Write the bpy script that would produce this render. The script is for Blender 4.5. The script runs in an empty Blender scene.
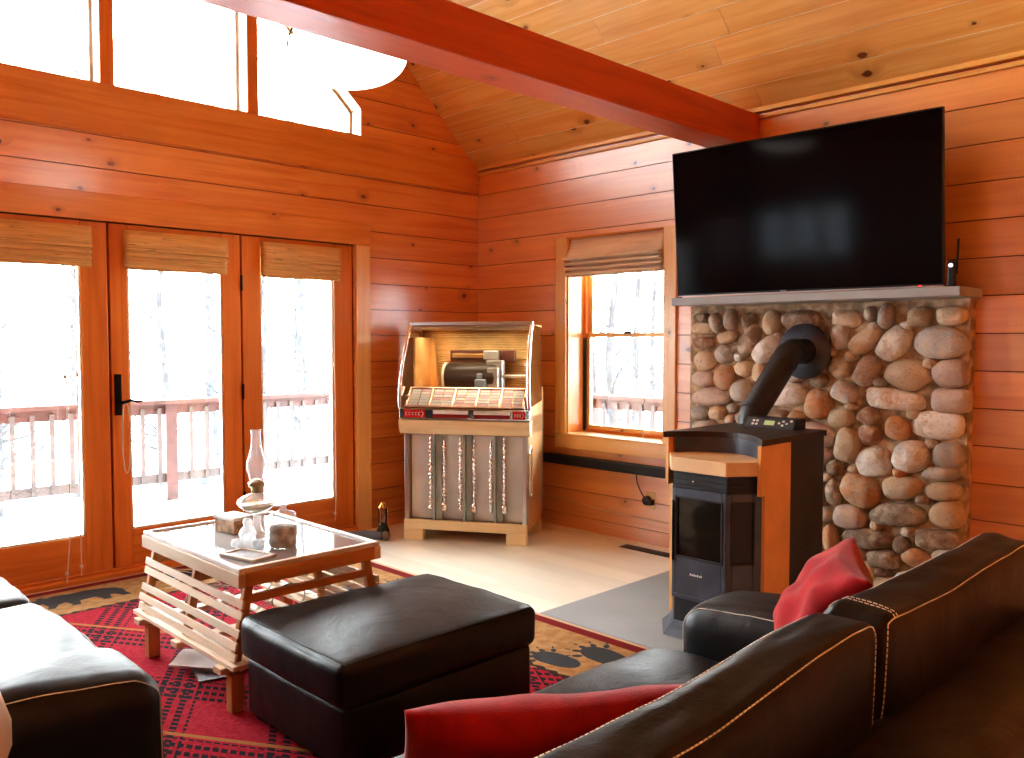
import bpy, bmesh, math, random
from mathutils import Vector, Matrix, noise
random.seed(7)
S = bpy.context.scene
COL = S.collection
PI = math.pi
R_ = math.radians

# ------------------------------------------------------------------ materials
class NT:
    def __init__(s, name):
        s.m = bpy.data.materials.new(name); s.m.use_nodes = True
        s.t = s.m.node_tree; s.t.nodes.clear()
        s.out = s.n('ShaderNodeOutputMaterial')
    def n(s, typ, **kw):
        nd = s.t.nodes.new(typ)
        for k, v in kw.items():
            if k.startswith('i_'):
                key = k[2:].replace('_', ' ')
                nd.inputs[int(key) if key.isdigit() else key].default_value = v
            else: setattr(nd, k, v)
        return nd
    def l(s, a, b): s.t.links.new(a, b)
    def put(s, inp, v):
        if hasattr(v, 'is_linked') or isinstance(v, bpy.types.NodeSocket): s.l(v, inp)
        else: inp.default_value = v
    def math(s, op, a, b=0.0, c=None, clamp=False):
        nd = s.n('ShaderNodeMath', operation=op); nd.use_clamp = clamp
        s.put(nd.inputs[0], a); s.put(nd.inputs[1], b)
        if c is not None: s.put(nd.inputs[2], c)
        return nd.outputs[0]
    def sstep(s, v, a, b, lo=0.0, hi=1.0):
        nd = s.n('ShaderNodeMapRange', interpolation_type='SMOOTHSTEP')
        s.put(nd.inputs[0], v); s.put(nd.inputs[1], a); s.put(nd.inputs[2], b)
        nd.inputs[3].default_value = lo; nd.inputs[4].default_value = hi
        return nd.outputs[0]
    def mix(s, f, a, b, mode='MIX'):
        nd = s.n('ShaderNodeMix', data_type='RGBA', blend_type=mode)
        s.put(nd.inputs[0], f)
        s.put(nd.inputs[6], a if not isinstance(a, tuple) else (*a[:3], 1)); s.put(nd.inputs[7], b if not isinstance(b, tuple) else (*b[:3], 1))
        return nd.outputs[2]
    def noise(s, vec=None, scale=5, detail=2, rough=.5, dist=0):
        nd = s.n('ShaderNodeTexNoise'); nd.inputs['Scale'].default_value = scale
        nd.inputs['Detail'].default_value = detail; nd.inputs['Roughness'].default_value = rough
        nd.inputs['Distortion'].default_value = dist
        if vec is not None: s.l(vec, nd.inputs['Vector'])
        return nd.outputs[0]
    def obj(s): return s.n('ShaderNodeTexCoord').outputs['Object']
    def uv(s): return s.n('ShaderNodeTexCoord').outputs['UV']
    def xyz(s, v):
        nd = s.n('ShaderNodeSeparateXYZ'); s.l(v, nd.inputs[0]); return nd.outputs
    def comb(s, x, y, z):
        nd = s.n('ShaderNodeCombineXYZ')
        for i, v in enumerate((x, y, z)): s.put(nd.inputs[i], v)
        return nd.outputs[0]
    def bump(s, h, strength=.3, dist=.01):
        nd = s.n('ShaderNodeBump'); nd.inputs['Strength'].default_value = strength
        nd.inputs['Distance'].default_value = dist; s.l(h, nd.inputs['Height']); return nd.outputs[0]
    def bsdf(s, color=(.5, .5, .5), rough=.5, metal=0, spec=.5, normal=None, coat=0, coat_r=.1, sheen=0, emit=None, es=0, trans=0, ior=1.45):
        b = s.n('ShaderNodeBsdfPrincipled')
        s.put(b.inputs['Base Color'], (*color[:3], 1) if isinstance(color, tuple) else color)
        s.put(b.inputs['Roughness'], rough); s.put(b.inputs['Metallic'], metal)
        b.inputs['Specular IOR Level'].default_value = spec
        b.inputs['Coat Weight'].default_value = coat; b.inputs['Coat Roughness'].default_value = coat_r
        b.inputs['Coat IOR'].default_value = 1.5 if coat < 1 else 2.25; b.inputs['Sheen Weight'].default_value = sheen; b.inputs['IOR'].default_value = ior
        b.inputs['Transmission Weight'].default_value = trans
        if normal is not None: s.l(normal, b.inputs['Normal'])
        if emit: b.inputs['Emission Color'].default_value = (*emit, 1); b.inputs['Emission Strength'].default_value = es
        s.l(b.outputs[0], s.out.inputs[0]); return b

def plain(name, color, rough=.5, metal=0, spec=.5, bump=0, bscale=60, var=.08, vscale=6, coat=0, sheen=0, emit=None, es=0):
    t = NT(name); o = t.obj()
    nz = t.noise(o, vscale, 3)
    dark = tuple(c * (1 - 2 * var) for c in color); light = tuple(min(1, c * (1 + 2 * var)) for c in color)
    c = t.mix(t.sstep(nz, .3, .7), dark, light)
    nm = t.bump(t.noise(o, bscale, 3), bump, .004) if bump else None
    t.bsdf(c, rough, metal, spec, nm, coat, .1, sheen, emit, es)
    return t.m

def pine(name, light, dark, knot=(.16, .045, .012), rough=.36, knots=True, kscale=2.6, var=.22, kthr=.45, grain=1.0, coat=0.0, coat_r=.18):
    t = NT(name)
    at = t.n('ShaderNodeAttribute', attribute_name='rnd').outputs['Fac']
    x, y, z = t.xyz(t.uv())
    U = t.math('MULTIPLY_ADD', at, 37.3, x); V = t.math('MULTIPLY_ADD', at, 11.7, y)
    vec = t.comb(U, V, 0.0)
    halo = 0.0; mask = None
    if knots:
        vo = t.n('ShaderNodeTexVoronoi', voronoi_dimensions='2D'); vo.inputs['Scale'].default_value = kscale
        t.l(t.comb(t.math('MULTIPLY', U, .85), t.math('MULTIPLY', V, 1.2), 0.0), vo.inputs['Vector'])
        cr = t.n('ShaderNodeSeparateColor'); t.l(vo.outputs['Color'], cr.inputs[0])
        wob = t.noise(vec, 26, 3)
        d = t.math('MULTIPLY_ADD', wob, .07, vo.outputs['Distance'])
        d = t.math('SUBTRACT', d, .035)
        rr = t.math('MULTIPLY_ADD', cr.outputs[1], .035, .02)
        pres = t.math('GREATER_THAN', cr.outputs[0], kthr)
        q = t.math('DIVIDE', d, rr)
        mask = t.math('MULTIPLY', t.sstep(q, .7, 1.15, 1, 0), pres)
        halo = t.math('MULTIPLY', t.sstep(q, .8, 4.5, 1, 0), pres)
    gy = t.math('MULTIPLY', V, 15.0)
    if knots: gy = t.math('MULTIPLY_ADD', halo, .9, gy)
    gv = t.comb(t.math('MULTIPLY', U, .8), gy, t.math('MULTIPLY', at, 9.0))
    g1 = t.noise(gv, 1.3, 4, .55, .7)
    g2 = t.noise(t.comb(t.math('MULTIPLY', U, 3.0), t.math('MULTIPLY', V, 110.0), at), 1.0, 2)
    g3 = t.noise(vec, 1.7, 2)
    f = t.math('ADD', t.math('MULTIPLY', t.sstep(g1, .33, .72), .62 * grain), t.math('MULTIPLY', t.sstep(g2, .3, .8), .2 * grain))
    f = t.math('ADD', f, t.math('MULTIPLY', t.sstep(g3, .4, .75), .28), clamp=True)
    c = t.mix(f, light, dark)
    v = t.math('MULTIPLY_ADD', t.math('FRACT', t.math('MULTIPLY', at, 7.77)), var, 1 - var * .6)
    c = t.mix(1.0, c, t.comb(v, v, v), 'MULTIPLY')
    if knots:
        c = t.mix(t.math('MULTIPLY', halo, .45), c, tuple(a * .62 for a in dark))
        c = t.mix(t.math('MULTIPLY', mask, .88), c, knot)
    h = t.math('MULTIPLY_ADD', g1, .6, g2)
    t.bsdf(c, rough, 0, .42, t.bump(h, .12, .003), coat=coat, coat_r=coat_r)
    return t.m

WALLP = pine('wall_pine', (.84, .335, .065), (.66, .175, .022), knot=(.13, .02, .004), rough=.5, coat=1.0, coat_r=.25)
WALLR = pine('lit_wall_pine', (.88, .40, .095), (.70, .21, .032), knot=(.13, .02, .004), rough=.5, coat=1.0, coat_r=.30)  # copy of the wall pine, lightened to carry window light on this wall
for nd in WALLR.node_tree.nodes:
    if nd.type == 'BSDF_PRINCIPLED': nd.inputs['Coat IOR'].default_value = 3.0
CEILP = pine('ceiling_pine', (.93, .60, .20), (.76, .36, .08), knot=(.11, .018, .003), rough=.45, kscale=2.3, kthr=.25, var=.16, coat=.7, coat_r=.25)
TRIMP = pine('trim_pine', (.80, .34, .075), (.62, .19, .03), rough=.45, kthr=.7, var=.1, coat=.8)
DOORP = pine('door_fir', (.76, .27, .055), (.58, .16, .024), rough=.38, knots=False, var=.12)
WINP = pine('window_pine', (.93, .62, .26), (.82, .46, .14), rough=.4, coat=1.0, coat_r=.27, kthr=.7, var=.08)
BEAMP = pine('beam_fir', (.60, .10, .016), (.44, .058, .009), rough=.45, kthr=.5, var=.05, kscale=1.7, coat=.35, coat_r=.3)
GROOVE = plain('groove_shadow', (.16, .04, .008), .8)
GROOVE_C = plain('groove_highlight', (.95, .78, .50), .8)  # pale backing colour paints the highlights along the board grooves
MAPLE = pine('maple_floor', (.93, .93, .82), (.88, .87, .70), rough=.45, knots=False, var=.12, grain=.5, coat=.95, coat_r=.25)
LATH = pine('lath_wood', (.86, .72, .54), (.70, .52, .34), rough=.5, knots=False, var=.25)
LATHD = pine('table_frame_wood', (.66, .34, .14), (.48, .20, .07), rough=.45, knots=False, var=.15)
JUKEW = pine('jukebox_maple', (.86, .72, .46), (.70, .52, .28), rough=.35, knots=False, var=.06, grain=.7)
JUKES = pine('jukebox_side_veneer', (.62, .38, .19), (.42, .22, .09), rough=.3, knots=False, var=.05)

def leather(name, base=(.0055, .0052, .0052), r=.43):
    t = NT(name); o = t.obj()
    vo = t.n('ShaderNodeTexVoronoi'); vo.inputs['Scale'].default_value = 260; t.l(o, vo.inputs['Vector'])
    big = t.noise(o, 7, 4, .55, .8)
    h = t.math('MULTIPLY_ADD', big, 2.2, t.math('MULTIPLY', vo.outputs['Distance'], .12))
    c = t.mix(t.sstep(t.noise(o, 5, 3), .35, .7), base, tuple(b * 1.9 for b in base))
    rr = t.math('MULTIPLY_ADD', t.noise(o, 12, 3), .12, r - .06)
    t.bsdf(c, rr, 0, .46, t.bump(h, .35, .006)); return t.m
LEATHER = leather('black_leather')
LEATHERB = leather('sofa_back_leather', (.014, .009, .005), .40)
STITCH = plain('stitch_thread', (.92, .88, .80), .7)
DARKFOOT = plain('dark_foot', (.02, .012, .008), .5)

def velvet(name, col):
    t = NT(name); o = t.obj()
    c = t.mix(t.sstep(t.noise(o, 9, 4, .6, .5), .3, .75), tuple(a * .6 for a in col), col)
    t.bsdf(c, .85, 0, .2, t.bump(t.noise(o, 300, 2), .4, .002), sheen=.25); return t.m
RED = velvet('red_chenille', (.42, .008, .012))

BLACKM = plain('black_iron', (.028, .028, .030), .45, 0, .5, bump=.15, bscale=200)
STOVEG = plain('stove_charcoal', (.085, .098, .125), .38, .3, .5, bump=.08, bscale=250)
STOVETOP = plain('stove_top_brown', (.045, .034, .032), .42, .2, .5, bump=.1, bscale=150)
STOVETILE = plain('stove_tan_panel', (.78, .42, .16), .35, 0, .5, var=.04)
STOVESHELF = plain('stove_shelf_tile', (.80, .56, .32), .3, 0, .5, var=.04)
CHROME = plain('chrome', (.78, .76, .74), .12, 1, var=.02)
STEEL = plain('brushed_steel', (.55, .54, .52), .3, 1, var=.04)
BRASS = plain('brass', (.70, .48, .20), .25, 1, var=.04)
BRONZE = plain('oil_rubbed_bronze', (.018, .014, .012), .35, .6, .5)
PLASTIC = plain('black_plastic', (.012, .012, .013), .3)
WHITEP = plain('white_plastic', (.75, .73, .70), .4)
GRAYP = plain('grey_paint', (.30, .32, .33), .45)
GREENG = plain('grey_green_paint', (.34, .38, .36), .4)
MANTEL = plain('mantel_slate', (.36, .375, .37), .4, 0, .5, var=.05, vscale=3)
CREAMP = plain('bright_cream', (.80, .72, .58), .3)
MORTAR = plain('mortar', (.46, .34, .22), .9, bump=.8, bscale=50, var=.2, vscale=18)
PAPERW = plain('paper_white', (.80, .79, .76), .6)
PAPERG = plain('paper_grey', (.30, .31, .34), .5, var=.3, vscale=14)
SNOW = plain('snow', (.86, .88, .92), .8, bump=.3, bscale=5, var=.02)
DECKW = plain('deck_rail_wood', (.045, .0175, .013), .6, var=.15)
DECKG = plain('deck_baluster_wood', (.046, .037, .034), .6, var=.15)
BARK = plain('bark', (.032, .032, .034), .9, bump=.5, bscale=12, var=.2)
CERAM = plain('tan_ceramic', (.70, .56, .42), .3, var=.06)
CORDW = plain('cord_white', (.72, .62, .48), .5)
TWINE = plain('net_twine', (.72, .66, .56), .8)
GREYF = plain('grey_fabric', (.16, .18, .21), .9, bump=.4, bscale=200)
REDPL = plain('red_plastic', (.62, .02, .02), .25)
INTERIOR = plain('jukebox_interior', (.86, .50, .20), .45, 0, .5)

def stone_mat():
    t = NT('river_stone'); at = t.n('ShaderNodeAttribute', attribute_name='rnd').outputs['Fac']; o = t.obj()
    ramp = t.n('ShaderNodeValToRGB'); ramp.color_ramp.interpolation = 'CONSTANT'
    cols = [(.62, .47, .31), (.27, .18, .12), (.44, .41, .38), (.78, .74, .68), (.60, .31, .15), (.52, .39, .34), (.38, .19, .12)]
    el = ramp.color_ramp.elements
    while len(el) < 7: el.new(.5)
    for i, c in enumerate(cols): el[i].position = i / 7; el[i].color = (*c, 1)
    t.l(at, ramp.inputs[0])
    jit = t.math('FRACT', t.math('MULTIPLY', at, 91.7))
    n1 = t.noise(o, 14, 5, .65, .6); n2 = t.noise(o, 70, 3)
    c = t.mix(t.sstep(n1, .38, .7), ramp.outputs[0], (.58, .47, .36))
    c = t.mix(t.sstep(n2, .55, .8, 0, .5), c, (.12, .08, .06))
    v = t.math('MULTIPLY_ADD', jit, .35, .82); c = t.mix(1.0, c, t.comb(v, v, v), 'MULTIPLY')
    t.bsdf(c, .7, 0, .35, t.bump(t.math('MULTIPLY_ADD', n1, .8, n2), .5, .008)); return t.m
STONE = stone_mat()

def slate_mat():
    t = NT('slate_tile'); o = t.obj(); x, y, z = t.xyz(o)
    n = t.noise(o, 4, 4)
    c = t.mix(n, (.24, .275, .295), (.33, .375, .39))
    def line(v, per, off):
        f = t.math('FRACT', t.math('DIVIDE', t.math('ADD', v, off), per))
        return t.math('GREATER_THAN', t.math('ABSOLUTE', t.math('SUBTRACT', f, .5)), .5 - .004 / per)
    g = t.math('MAXIMUM', line(x, .61, 10.0), line(y, .61, 10.0))
    c = t.mix(t.math('MULTIPLY', g, .6), c, (.33, .30, .26))
    t.bsdf(c, .45, 0, .5, t.bump(n, .15, .01)); return t.m
SLATE = slate_mat()

def glass_mat(name, tint=(1, 1, 1), refl=.08, rough=0.0):
    t = NT(name)
    a = t.n('ShaderNodeBsdfTransparent'); a.inputs[0].default_value = (*tint, 1)
    b = t.n('ShaderNodeBsdfGlossy'); b.inputs['Roughness'].default_value = rough
    lw = t.n('ShaderNodeLayerWeight'); lw.inputs[0].default_value = .35
    f = t.math('MULTIPLY_ADD', lw.outputs['Fresnel'], .9, refl, clamp=True)
    mx = t.n('ShaderNodeMixShader'); t.l(f, mx.inputs[0]); t.l(a.outputs[0], mx.inputs[1]); t.l(b.outputs[0], mx.inputs[2])
    t.l(mx.outputs[0], t.out.inputs[0]); return t.m
PANE = glass_mat('window_glass', (.97, .98, .98), .02)
def milky_glass(name, tint, refl, dif, rough=.02):
    t = NT(name)
    a = t.n('ShaderNodeBsdfTransparent'); a.inputs[0].default_value = (*tint, 1)
    b = t.n('ShaderNodeBsdfGlossy'); b.inputs['Roughness'].default_value = rough
    d = t.n('ShaderNodeBsdfDiffuse'); d.inputs[0].default_value = (.9, .93, .94, 1)
    tr = t.n('ShaderNodeBsdfTranslucent'); tr.inputs[0].default_value = (.9, .93, .94, 1)
    lw = t.n('ShaderNodeLayerWeight'); lw.inputs[0].default_value = .3
    f = t.math('MULTIPLY_ADD', lw.outputs['Facing'], .5, refl, clamp=True)
    g = t.math('MULTIPLY_ADD', lw.outputs['Facing'], dif * 2, dif, clamp=True)
    md = t.n('ShaderNodeMixShader'); md.inputs[0].default_value = .5; t.l(d.outputs[0], md.inputs[1]); t.l(tr.outputs[0], md.inputs[2])
    m1 = t.n('ShaderNodeMixShader'); t.l(f, m1.inputs[0]); t.l(a.outputs[0], m1.inputs[1]); t.l(b.outputs[0], m1.inputs[2])
    m2 = t.n('ShaderNodeMixShader'); t.l(g, m2.inputs[0]); t.l(m1.outputs[0], m2.inputs[1]); t.l(md.outputs[0], m2.inputs[2])
    t.l(m2.outputs[0], t.out.inputs[0]); return t.m
THIN = milky_glass('clear_glass', (.97, .98, .98), .05, .10)  # a little white diffuse mixed in to paint the glass's bright glow
DOMEG = glass_mat('jukebox_glass', (.97, .95, .92), .04, .02)
TABLEG = milky_glass('table_glass', (.86, .90, .88), .62, .16, .03)  # milky white mixed in to help paint the bright window reflection
STOVEGL = plain('stove_window_glass', (.02, .014, .010), .08, 0, .7)

def tv_mat():
    t = NT('tv_screen'); t.bsdf((.003, .003, .004), .11, 0, .16); return t.m
TVM = tv_mat()
def lamp_mat():
    t = NT('alabaster_glass'); b = t.bsdf((.95, .92, .86), .25, 0, .5, emit=(1, .95, .86), es=3.0)
    return t.m
ALAB = lamp_mat()

def bamboo():
    t = NT('bamboo_shade'); x, y, z = t.xyz(t.uv())
    w = t.math('SINE', t.math('MULTIPLY', y, 900.0))
    n1 = t.noise(t.comb(t.math('MULTIPLY', x, 3.0), t.math('MULTIPLY', y, 190.0), 0.0), 1, 3)
    n2 = t.noise(t.comb(t.math('MULTIPLY', x, 9.0), t.math('MULTIPLY', y, 160.0), 3.0), 1, 2)
    c = t.mix(t.sstep(n1, .3, .7), (.84, .52, .20), (.62, .34, .11))
    c = t.mix(t.sstep(n2, .66, .74, 0, .9), c, (.07, .03, .015))
    t.bsdf(c, .6, 0, .3, t.bump(w, .3, .003)); return t.m
BAMBOO = bamboo()
def bamboo2():
    t = NT('sheen_bamboo_shade'); x, y, z = t.xyz(t.uv())
    w = t.math('SINE', t.math('MULTIPLY', y, 900.0))
    n1 = t.noise(t.comb(t.math('MULTIPLY', x, 3.0), t.math('MULTIPLY', y, 190.0), 0.0), 1, 3)
    c = t.mix(t.sstep(n1, .35, .75), (.95, .84, .68), (.80, .62, .42))  # colours lightened to carry the sheen of window light on this blind
    t.bsdf(c, .6, 0, .3, t.bump(w, .3, .003)); return t.m
BAMBOOP = bamboo2()

def rug_mat():
    t = NT('plaid_rug'); o = t.obj(); x, y, z = t.xyz(o)     # object origin at the rug's centre
    hx, hy = 1.42, 1.80
    ax = t.math('ABSOLUTE', x); ay = t.math('ABSOLUTE', y)
    ex = t.math('SUBTRACT', hx, ax); ey = t.math('SUBTRACT', hy, ay)
    edge = t.math('MINIMUM', ex, ey)
    # diagonal plaid
    a = t.math('MULTIPLY', t.math('ADD', x, t.math('MULTIPLY', y, .62)), 1.9)
    b = t.math('MULTIPLY', t.math('SUBTRACT', x, t.math('MULTIPLY', y, .62)), 1.9)
    def bands(v, other):
        f = t.math('FRACT', v)
        band = t.math('LESS_THAN', t.math('ABSOLUTE', t.math('SUBTRACT', f, .5)), .19)
        fine = t.math('LESS_THAN', t.math('FRACT', t.math('MULTIPLY', v, 9.0)), .52)
        dash = t.math('LESS_THAN', t.math('FRACT', t.math('MULTIPLY', other, 15.0)), .7)
        return t.math('MULTIPLY', band, t.math('MULTIPLY', fine, dash))
    pl = t.math('MAXIMUM', bands(a, b), bands(b, a))
    gold = t.math('LESS_THAN', t.math('ABSOLUTE', t.math('SUBTRACT', t.math('FRACT', t.math('ADD', t.math('MULTIPLY', a, .5), .13)), .5)), .012)
    nz = t.noise(o, 60, 3)
    red = t.mix(t.sstep(nz, .3, .7), (.34, .014, .030), (.46, .030, .055))
    c = t.mix(pl, red, (.03, .022, .028))
    c = t.mix(gold, c, (.40, .18, .06))
    zig = t.math('ABSOLUTE', t.math('SUBTRACT', t.math('FRACT', t.math('MULTIPLY', t.math('ADD', x, y), 14.0)), .5))
    e2 = t.math('MULTIPLY_ADD', zig, .03, edge)
    tan = t.mix(t.sstep(t.noise(o, 22, 4), .35, .65), (.46, .28, .13), (.36, .20, .08))
    c = t.mix(t.math('LESS_THAN', e2, .53), c, (.05, .035, .03))
    c = t.mix(t.math('LESS_THAN', e2, .505), c, tan)
    c = t.mix(t.math('LESS_THAN', edge, .085), c, (.20, .02, .02))
    c = t.mix(t.math('LESS_THAN', edge, .022), c, (.62, .44, .30))
    t.bsdf(c, .95, 0, .1, t.bump(t.noise(o, 350, 2), .6, .004)); return t.m
RUG = rug_mat()
RUGD = plain('rug_dark_motif', (.035, .038, .042), .95, bump=.5, bscale=300)

# ------------------------------------------------------------------ mesh builder
class MB:
    def __init__(s): s.v = []; s.f = []; s.uv = []; s.rn = []; s.mi = []; s.sm = []
    def add(s, vs, fs, m=0, M=None, r=None, smooth=False, uvf=None, u=0, off=True):
        """vs: points; fs: index tuples; u: long axis for the uv projection"""
        r = random.random() if r is None else r
        b = len(s.v); vs = [Vector(p) for p in vs]
        for p in vs: s.v.append(M @ p if M else p)
        ax = [0, 1, 2]
        for f in fs:
            s.f.append(tuple(b + i for i in f)); s.rn.append(r); s.mi.append(m); s.sm.append(smooth)
            if uvf: s.uv.append([uvf(vs[i]) for i in f]); continue
            nrm = Vector((0, 0, 0))
            for k in range(len(f)):
                p, q = vs[f[k]], vs[f[(k + 1) % len(f)]]
                nrm += p.cross(q)
            dn = max(ax, key=lambda i: abs(nrm[i]))
            U = u if dn != u else (u + 1) % 3
            V = [i for i in ax if i != dn and i != U][0]
            s.uv.append([(vs[i][U], vs[i][V]) for i in f])
    def box(s, x0, x1, y0, y1, z0, z1, m=0, M=None, r=None, u=None):
        d = (x1 - x0, y1 - y0, z1 - z0)
        if u is None: u = max(range(3), key=lambda i: abs(d[i]))
        vs = [(x, y, z) for x in (x0, x1) for y in (y0, y1) for z in (z0, z1)]
        fs = [(0, 1, 3, 2), (4, 6, 7, 5), (0, 4, 5, 1), (2, 3, 7, 6), (0, 2, 6, 4), (1, 5, 7, 3)]
        s.add(vs, fs, m, M, r, u=u)
    def cbox(s, c, d, m=0, M=None, r=None, u=None):
        s.box(c[0] - d[0] / 2, c[0] + d[0] / 2, c[1] - d[1] / 2, c[1] + d[1] / 2, c[2] - d[2] / 2, c[2] + d[2] / 2, m, M, r, u)
    def prism(s, poly, k, a, b, m=0, M=None, r=None, u=0, smooth=False):
        """poly in the plane of the two axes other than k (in order), extruded a..b along k"""
        oth = [i for i in range(3) if i != k]
        def P(p, t):
            q = [0, 0, 0]; q[oth[0]] = p[0]; q[oth[1]] = p[1]; q[k] = t; return q
        n = len(poly)
        vs = [P(p, a) for p in poly] + [P(p, b) for p in poly]
        area = sum(poly[i][0] * poly[(i + 1) % n][1] - poly[(i + 1) % n][0] * poly[i][1] for i in range(n))
        flip = (area > 0) != (k == 1)
        fs = [tuple(range(n)) if not flip else tuple(reversed(range(n))), tuple(reversed(range(n, 2 * n))) if not flip else tuple(range(n, 2 * n))]
        for i in range(n):
            j = (i + 1) % n
            q = (i, i + n, j + n, j)
            fs.append(q if not flip else tuple(reversed(q)))
        # smooth only the sides
        s.add(vs, fs[:2], m, M, r, u=u)
        b0 = r if r is not None else s.rn[-1]
        s.add(vs, fs[2:], m, M, b0, smooth, u=u)
    def tube(s, pts, rad, n=8, m=0, M=None, caps=True, smooth=True, r=None):
        pts = [Vector(p) for p in pts]; vs = []; L = 0; Ls = []
        rads = rad if isinstance(rad, (list, tuple)) else [rad] * len(pts)
        prev = None
        for i, p in enumerate(pts):
            d = (pts[min(i + 1, len(pts) - 1)] - pts[max(i - 1, 0)]).normalized()
            if prev is None:
                a = d.orthogonal().normalized()
            else:
                a = (prev - d * prev.dot(d)).normalized()
            prev = a; b = d.cross(a)
            if i: L += (p - pts[i - 1]).length
            Ls.append(L)
            for k in range(n):
                t = 2 * PI * k / n; vs.append(p + (a * math.cos(t) + b * math.sin(t)) * rads[i])
        fs = []
        for i in range(len(pts) - 1):
            for k in range(n):
                k2 = (k + 1) % n; fs.append((i * n + k, i * n + k2, (i + 1) * n + k2, (i + 1) * n + k))
        s.add(vs, fs, m, M, r, smooth)
        for q in range(len(fs)):
            i = q // n; k = q % n; c = 2 * PI * rads[i] / n
            s.uv[-len(fs) + q] = [(Ls[i], c * k), (Ls[i], c * (k + 1)), (Ls[i + 1], c * (k + 1)), (Ls[i + 1], c * k)]
        if caps: s.add(vs, [tuple(reversed(range(n))), tuple(range(len(vs) - n, len(vs)))], m, M, r if r is not None else s.rn[-1])
    def lathe(s, prof, n=24, m=0, M=None, smooth=True, r=None):
        vs = []; fs = []
        for (a, z) in prof:
            for k in range(n):
                t = 2 * PI * k / n; vs.append((a * math.cos(t), a * math.sin(t), z))
        for i in range(len(prof) - 1):
            for k in range(n):
                k2 = (k + 1) % n; fs.append((i * n + k, i * n + k2, (i + 1) * n + k2, (i + 1) * n + k))
        s.add(vs, fs, m, M, r, smooth)
    def disc(s, c, rad, n=24, m=0, M=None):
        s.add([(c[0] + rad * math.cos(2 * PI * k / n), c[1] + rad * math.sin(2 * PI * k / n), c[2]) for k in range(n)], [tuple(range(n))], m, M)
    def build(s, name, mats, parent=None, bevel=0, seg=2, wn=False, sub=0, weld=False):
        me = bpy.data.meshes.new(name); me.from_pydata([tuple(v) for v in s.v], [], s.f)
        mats = mats if isinstance(mats, (list, tuple)) else [mats]
        for m in mats: me.materials.append(m)
        at = me.attributes.new('rnd', 'FLOAT', 'FACE'); at.data.foreach_set('value', s.rn)
        uv = me.uv_layers.new(name='UVMap'); k = 0
        flat = [c for f in s.uv for p in f for c in p[:2]]
        uv.data.foreach_set('uv', flat)
        me.polygons.foreach_set('material_index', s.mi); me.polygons.foreach_set('use_smooth', s.sm)
        me.update()
        if weld:
            bm = bmesh.new(); bm.from_mesh(me); bmesh.ops.remove_doubles(bm, verts=bm.verts, dist=1e-5)
            bmesh.ops.recalc_face_normals(bm, faces=bm.faces); bm.to_mesh(me); bm.free()
        o = bpy.data.objects.new(name, me); COL.objects.link(o)
        if parent is not None: attach(o, parent)
        if bevel:
            b = o.modifiers.new('b', 'BEVEL'); b.width = bevel; b.segments = seg; b.limit_method = 'ANGLE'; b.angle_limit = R_(40); b.harden_normals = False
        if sub:
            b = o.modifiers.new('s', 'SUBSURF'); b.levels = sub; b.render_levels = sub
        return o

def wm(o):
    m = Matrix.LocRotScale(o.location, o.rotation_euler, o.scale)
    return (wm(o.parent) @ o.matrix_parent_inverse @ m) if o.parent else m
def attach(o, parent, local=False):
    """meshes are modelled in world coordinates unless the thing is modelled round its own origin"""
    o.parent = parent
    if not parent.get('_loc', 0): o.matrix_parent_inverse = wm(parent).inverted()
def thing(name, label, cat, loc=(0, 0, 0), rz=0, group=None, local=False):
    o = bpy.data.objects.new(name, None); COL.objects.link(o); o.empty_display_size = .1
    o.location = loc; o.rotation_euler = (0, 0, rz); o['label'] = label; o['category'] = cat
    if group: o['group'] = group
    LOCAL[o.name] = local
    if local: o['_loc'] = 1
    return o
LOCAL = {}
def tag(o, label, cat, group=None):
    o['label'] = label; o['category'] = cat
    if group: o['group'] = group
    return o
def struct(o): o['kind'] = 'structure'; return o
def rebase(o, p):
    """put a single mesh's origin at its base point p"""
    p = Vector(p); o.data.transform(Matrix.Translation(-p)); o.location = p; return o

def clip(poly, ax, v, keep_above):
    out = []; n = len(poly)
    for i in range(n):
        a, b = poly[i], poly[(i + 1) % n]
        ia = (a[ax] >= v) == keep_above or abs(a[ax] - v) < 1e-9; ib = (b[ax] >= v) == keep_above or abs(b[ax] - v) < 1e-9
        if ia: out.append(a)
        if ia != ib and abs(b[ax] - a[ax]) > 1e-9:
            t = (v - a[ax]) / (b[ax] - a[ax]); out.append(tuple(a[k] + t * (b[k] - a[k]) for k in (0, 1)))
    res = []
    for p in out:
        if not res or math.hypot(p[0] - res[-1][0], p[1] - res[-1][1]) > 1e-5: res.append(p)
    if len(res) > 1 and math.hypot(res[0][0] - res[-1][0], res[0][1] - res[-1][1]) < 1e-5: res.pop()
    return res
def area(p): return abs(sum(p[i][0] * p[(i + 1) % len(p)][1] - p[(i + 1) % len(p)][0] * p[i][1] for i in range(len(p)))) / 2

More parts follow.
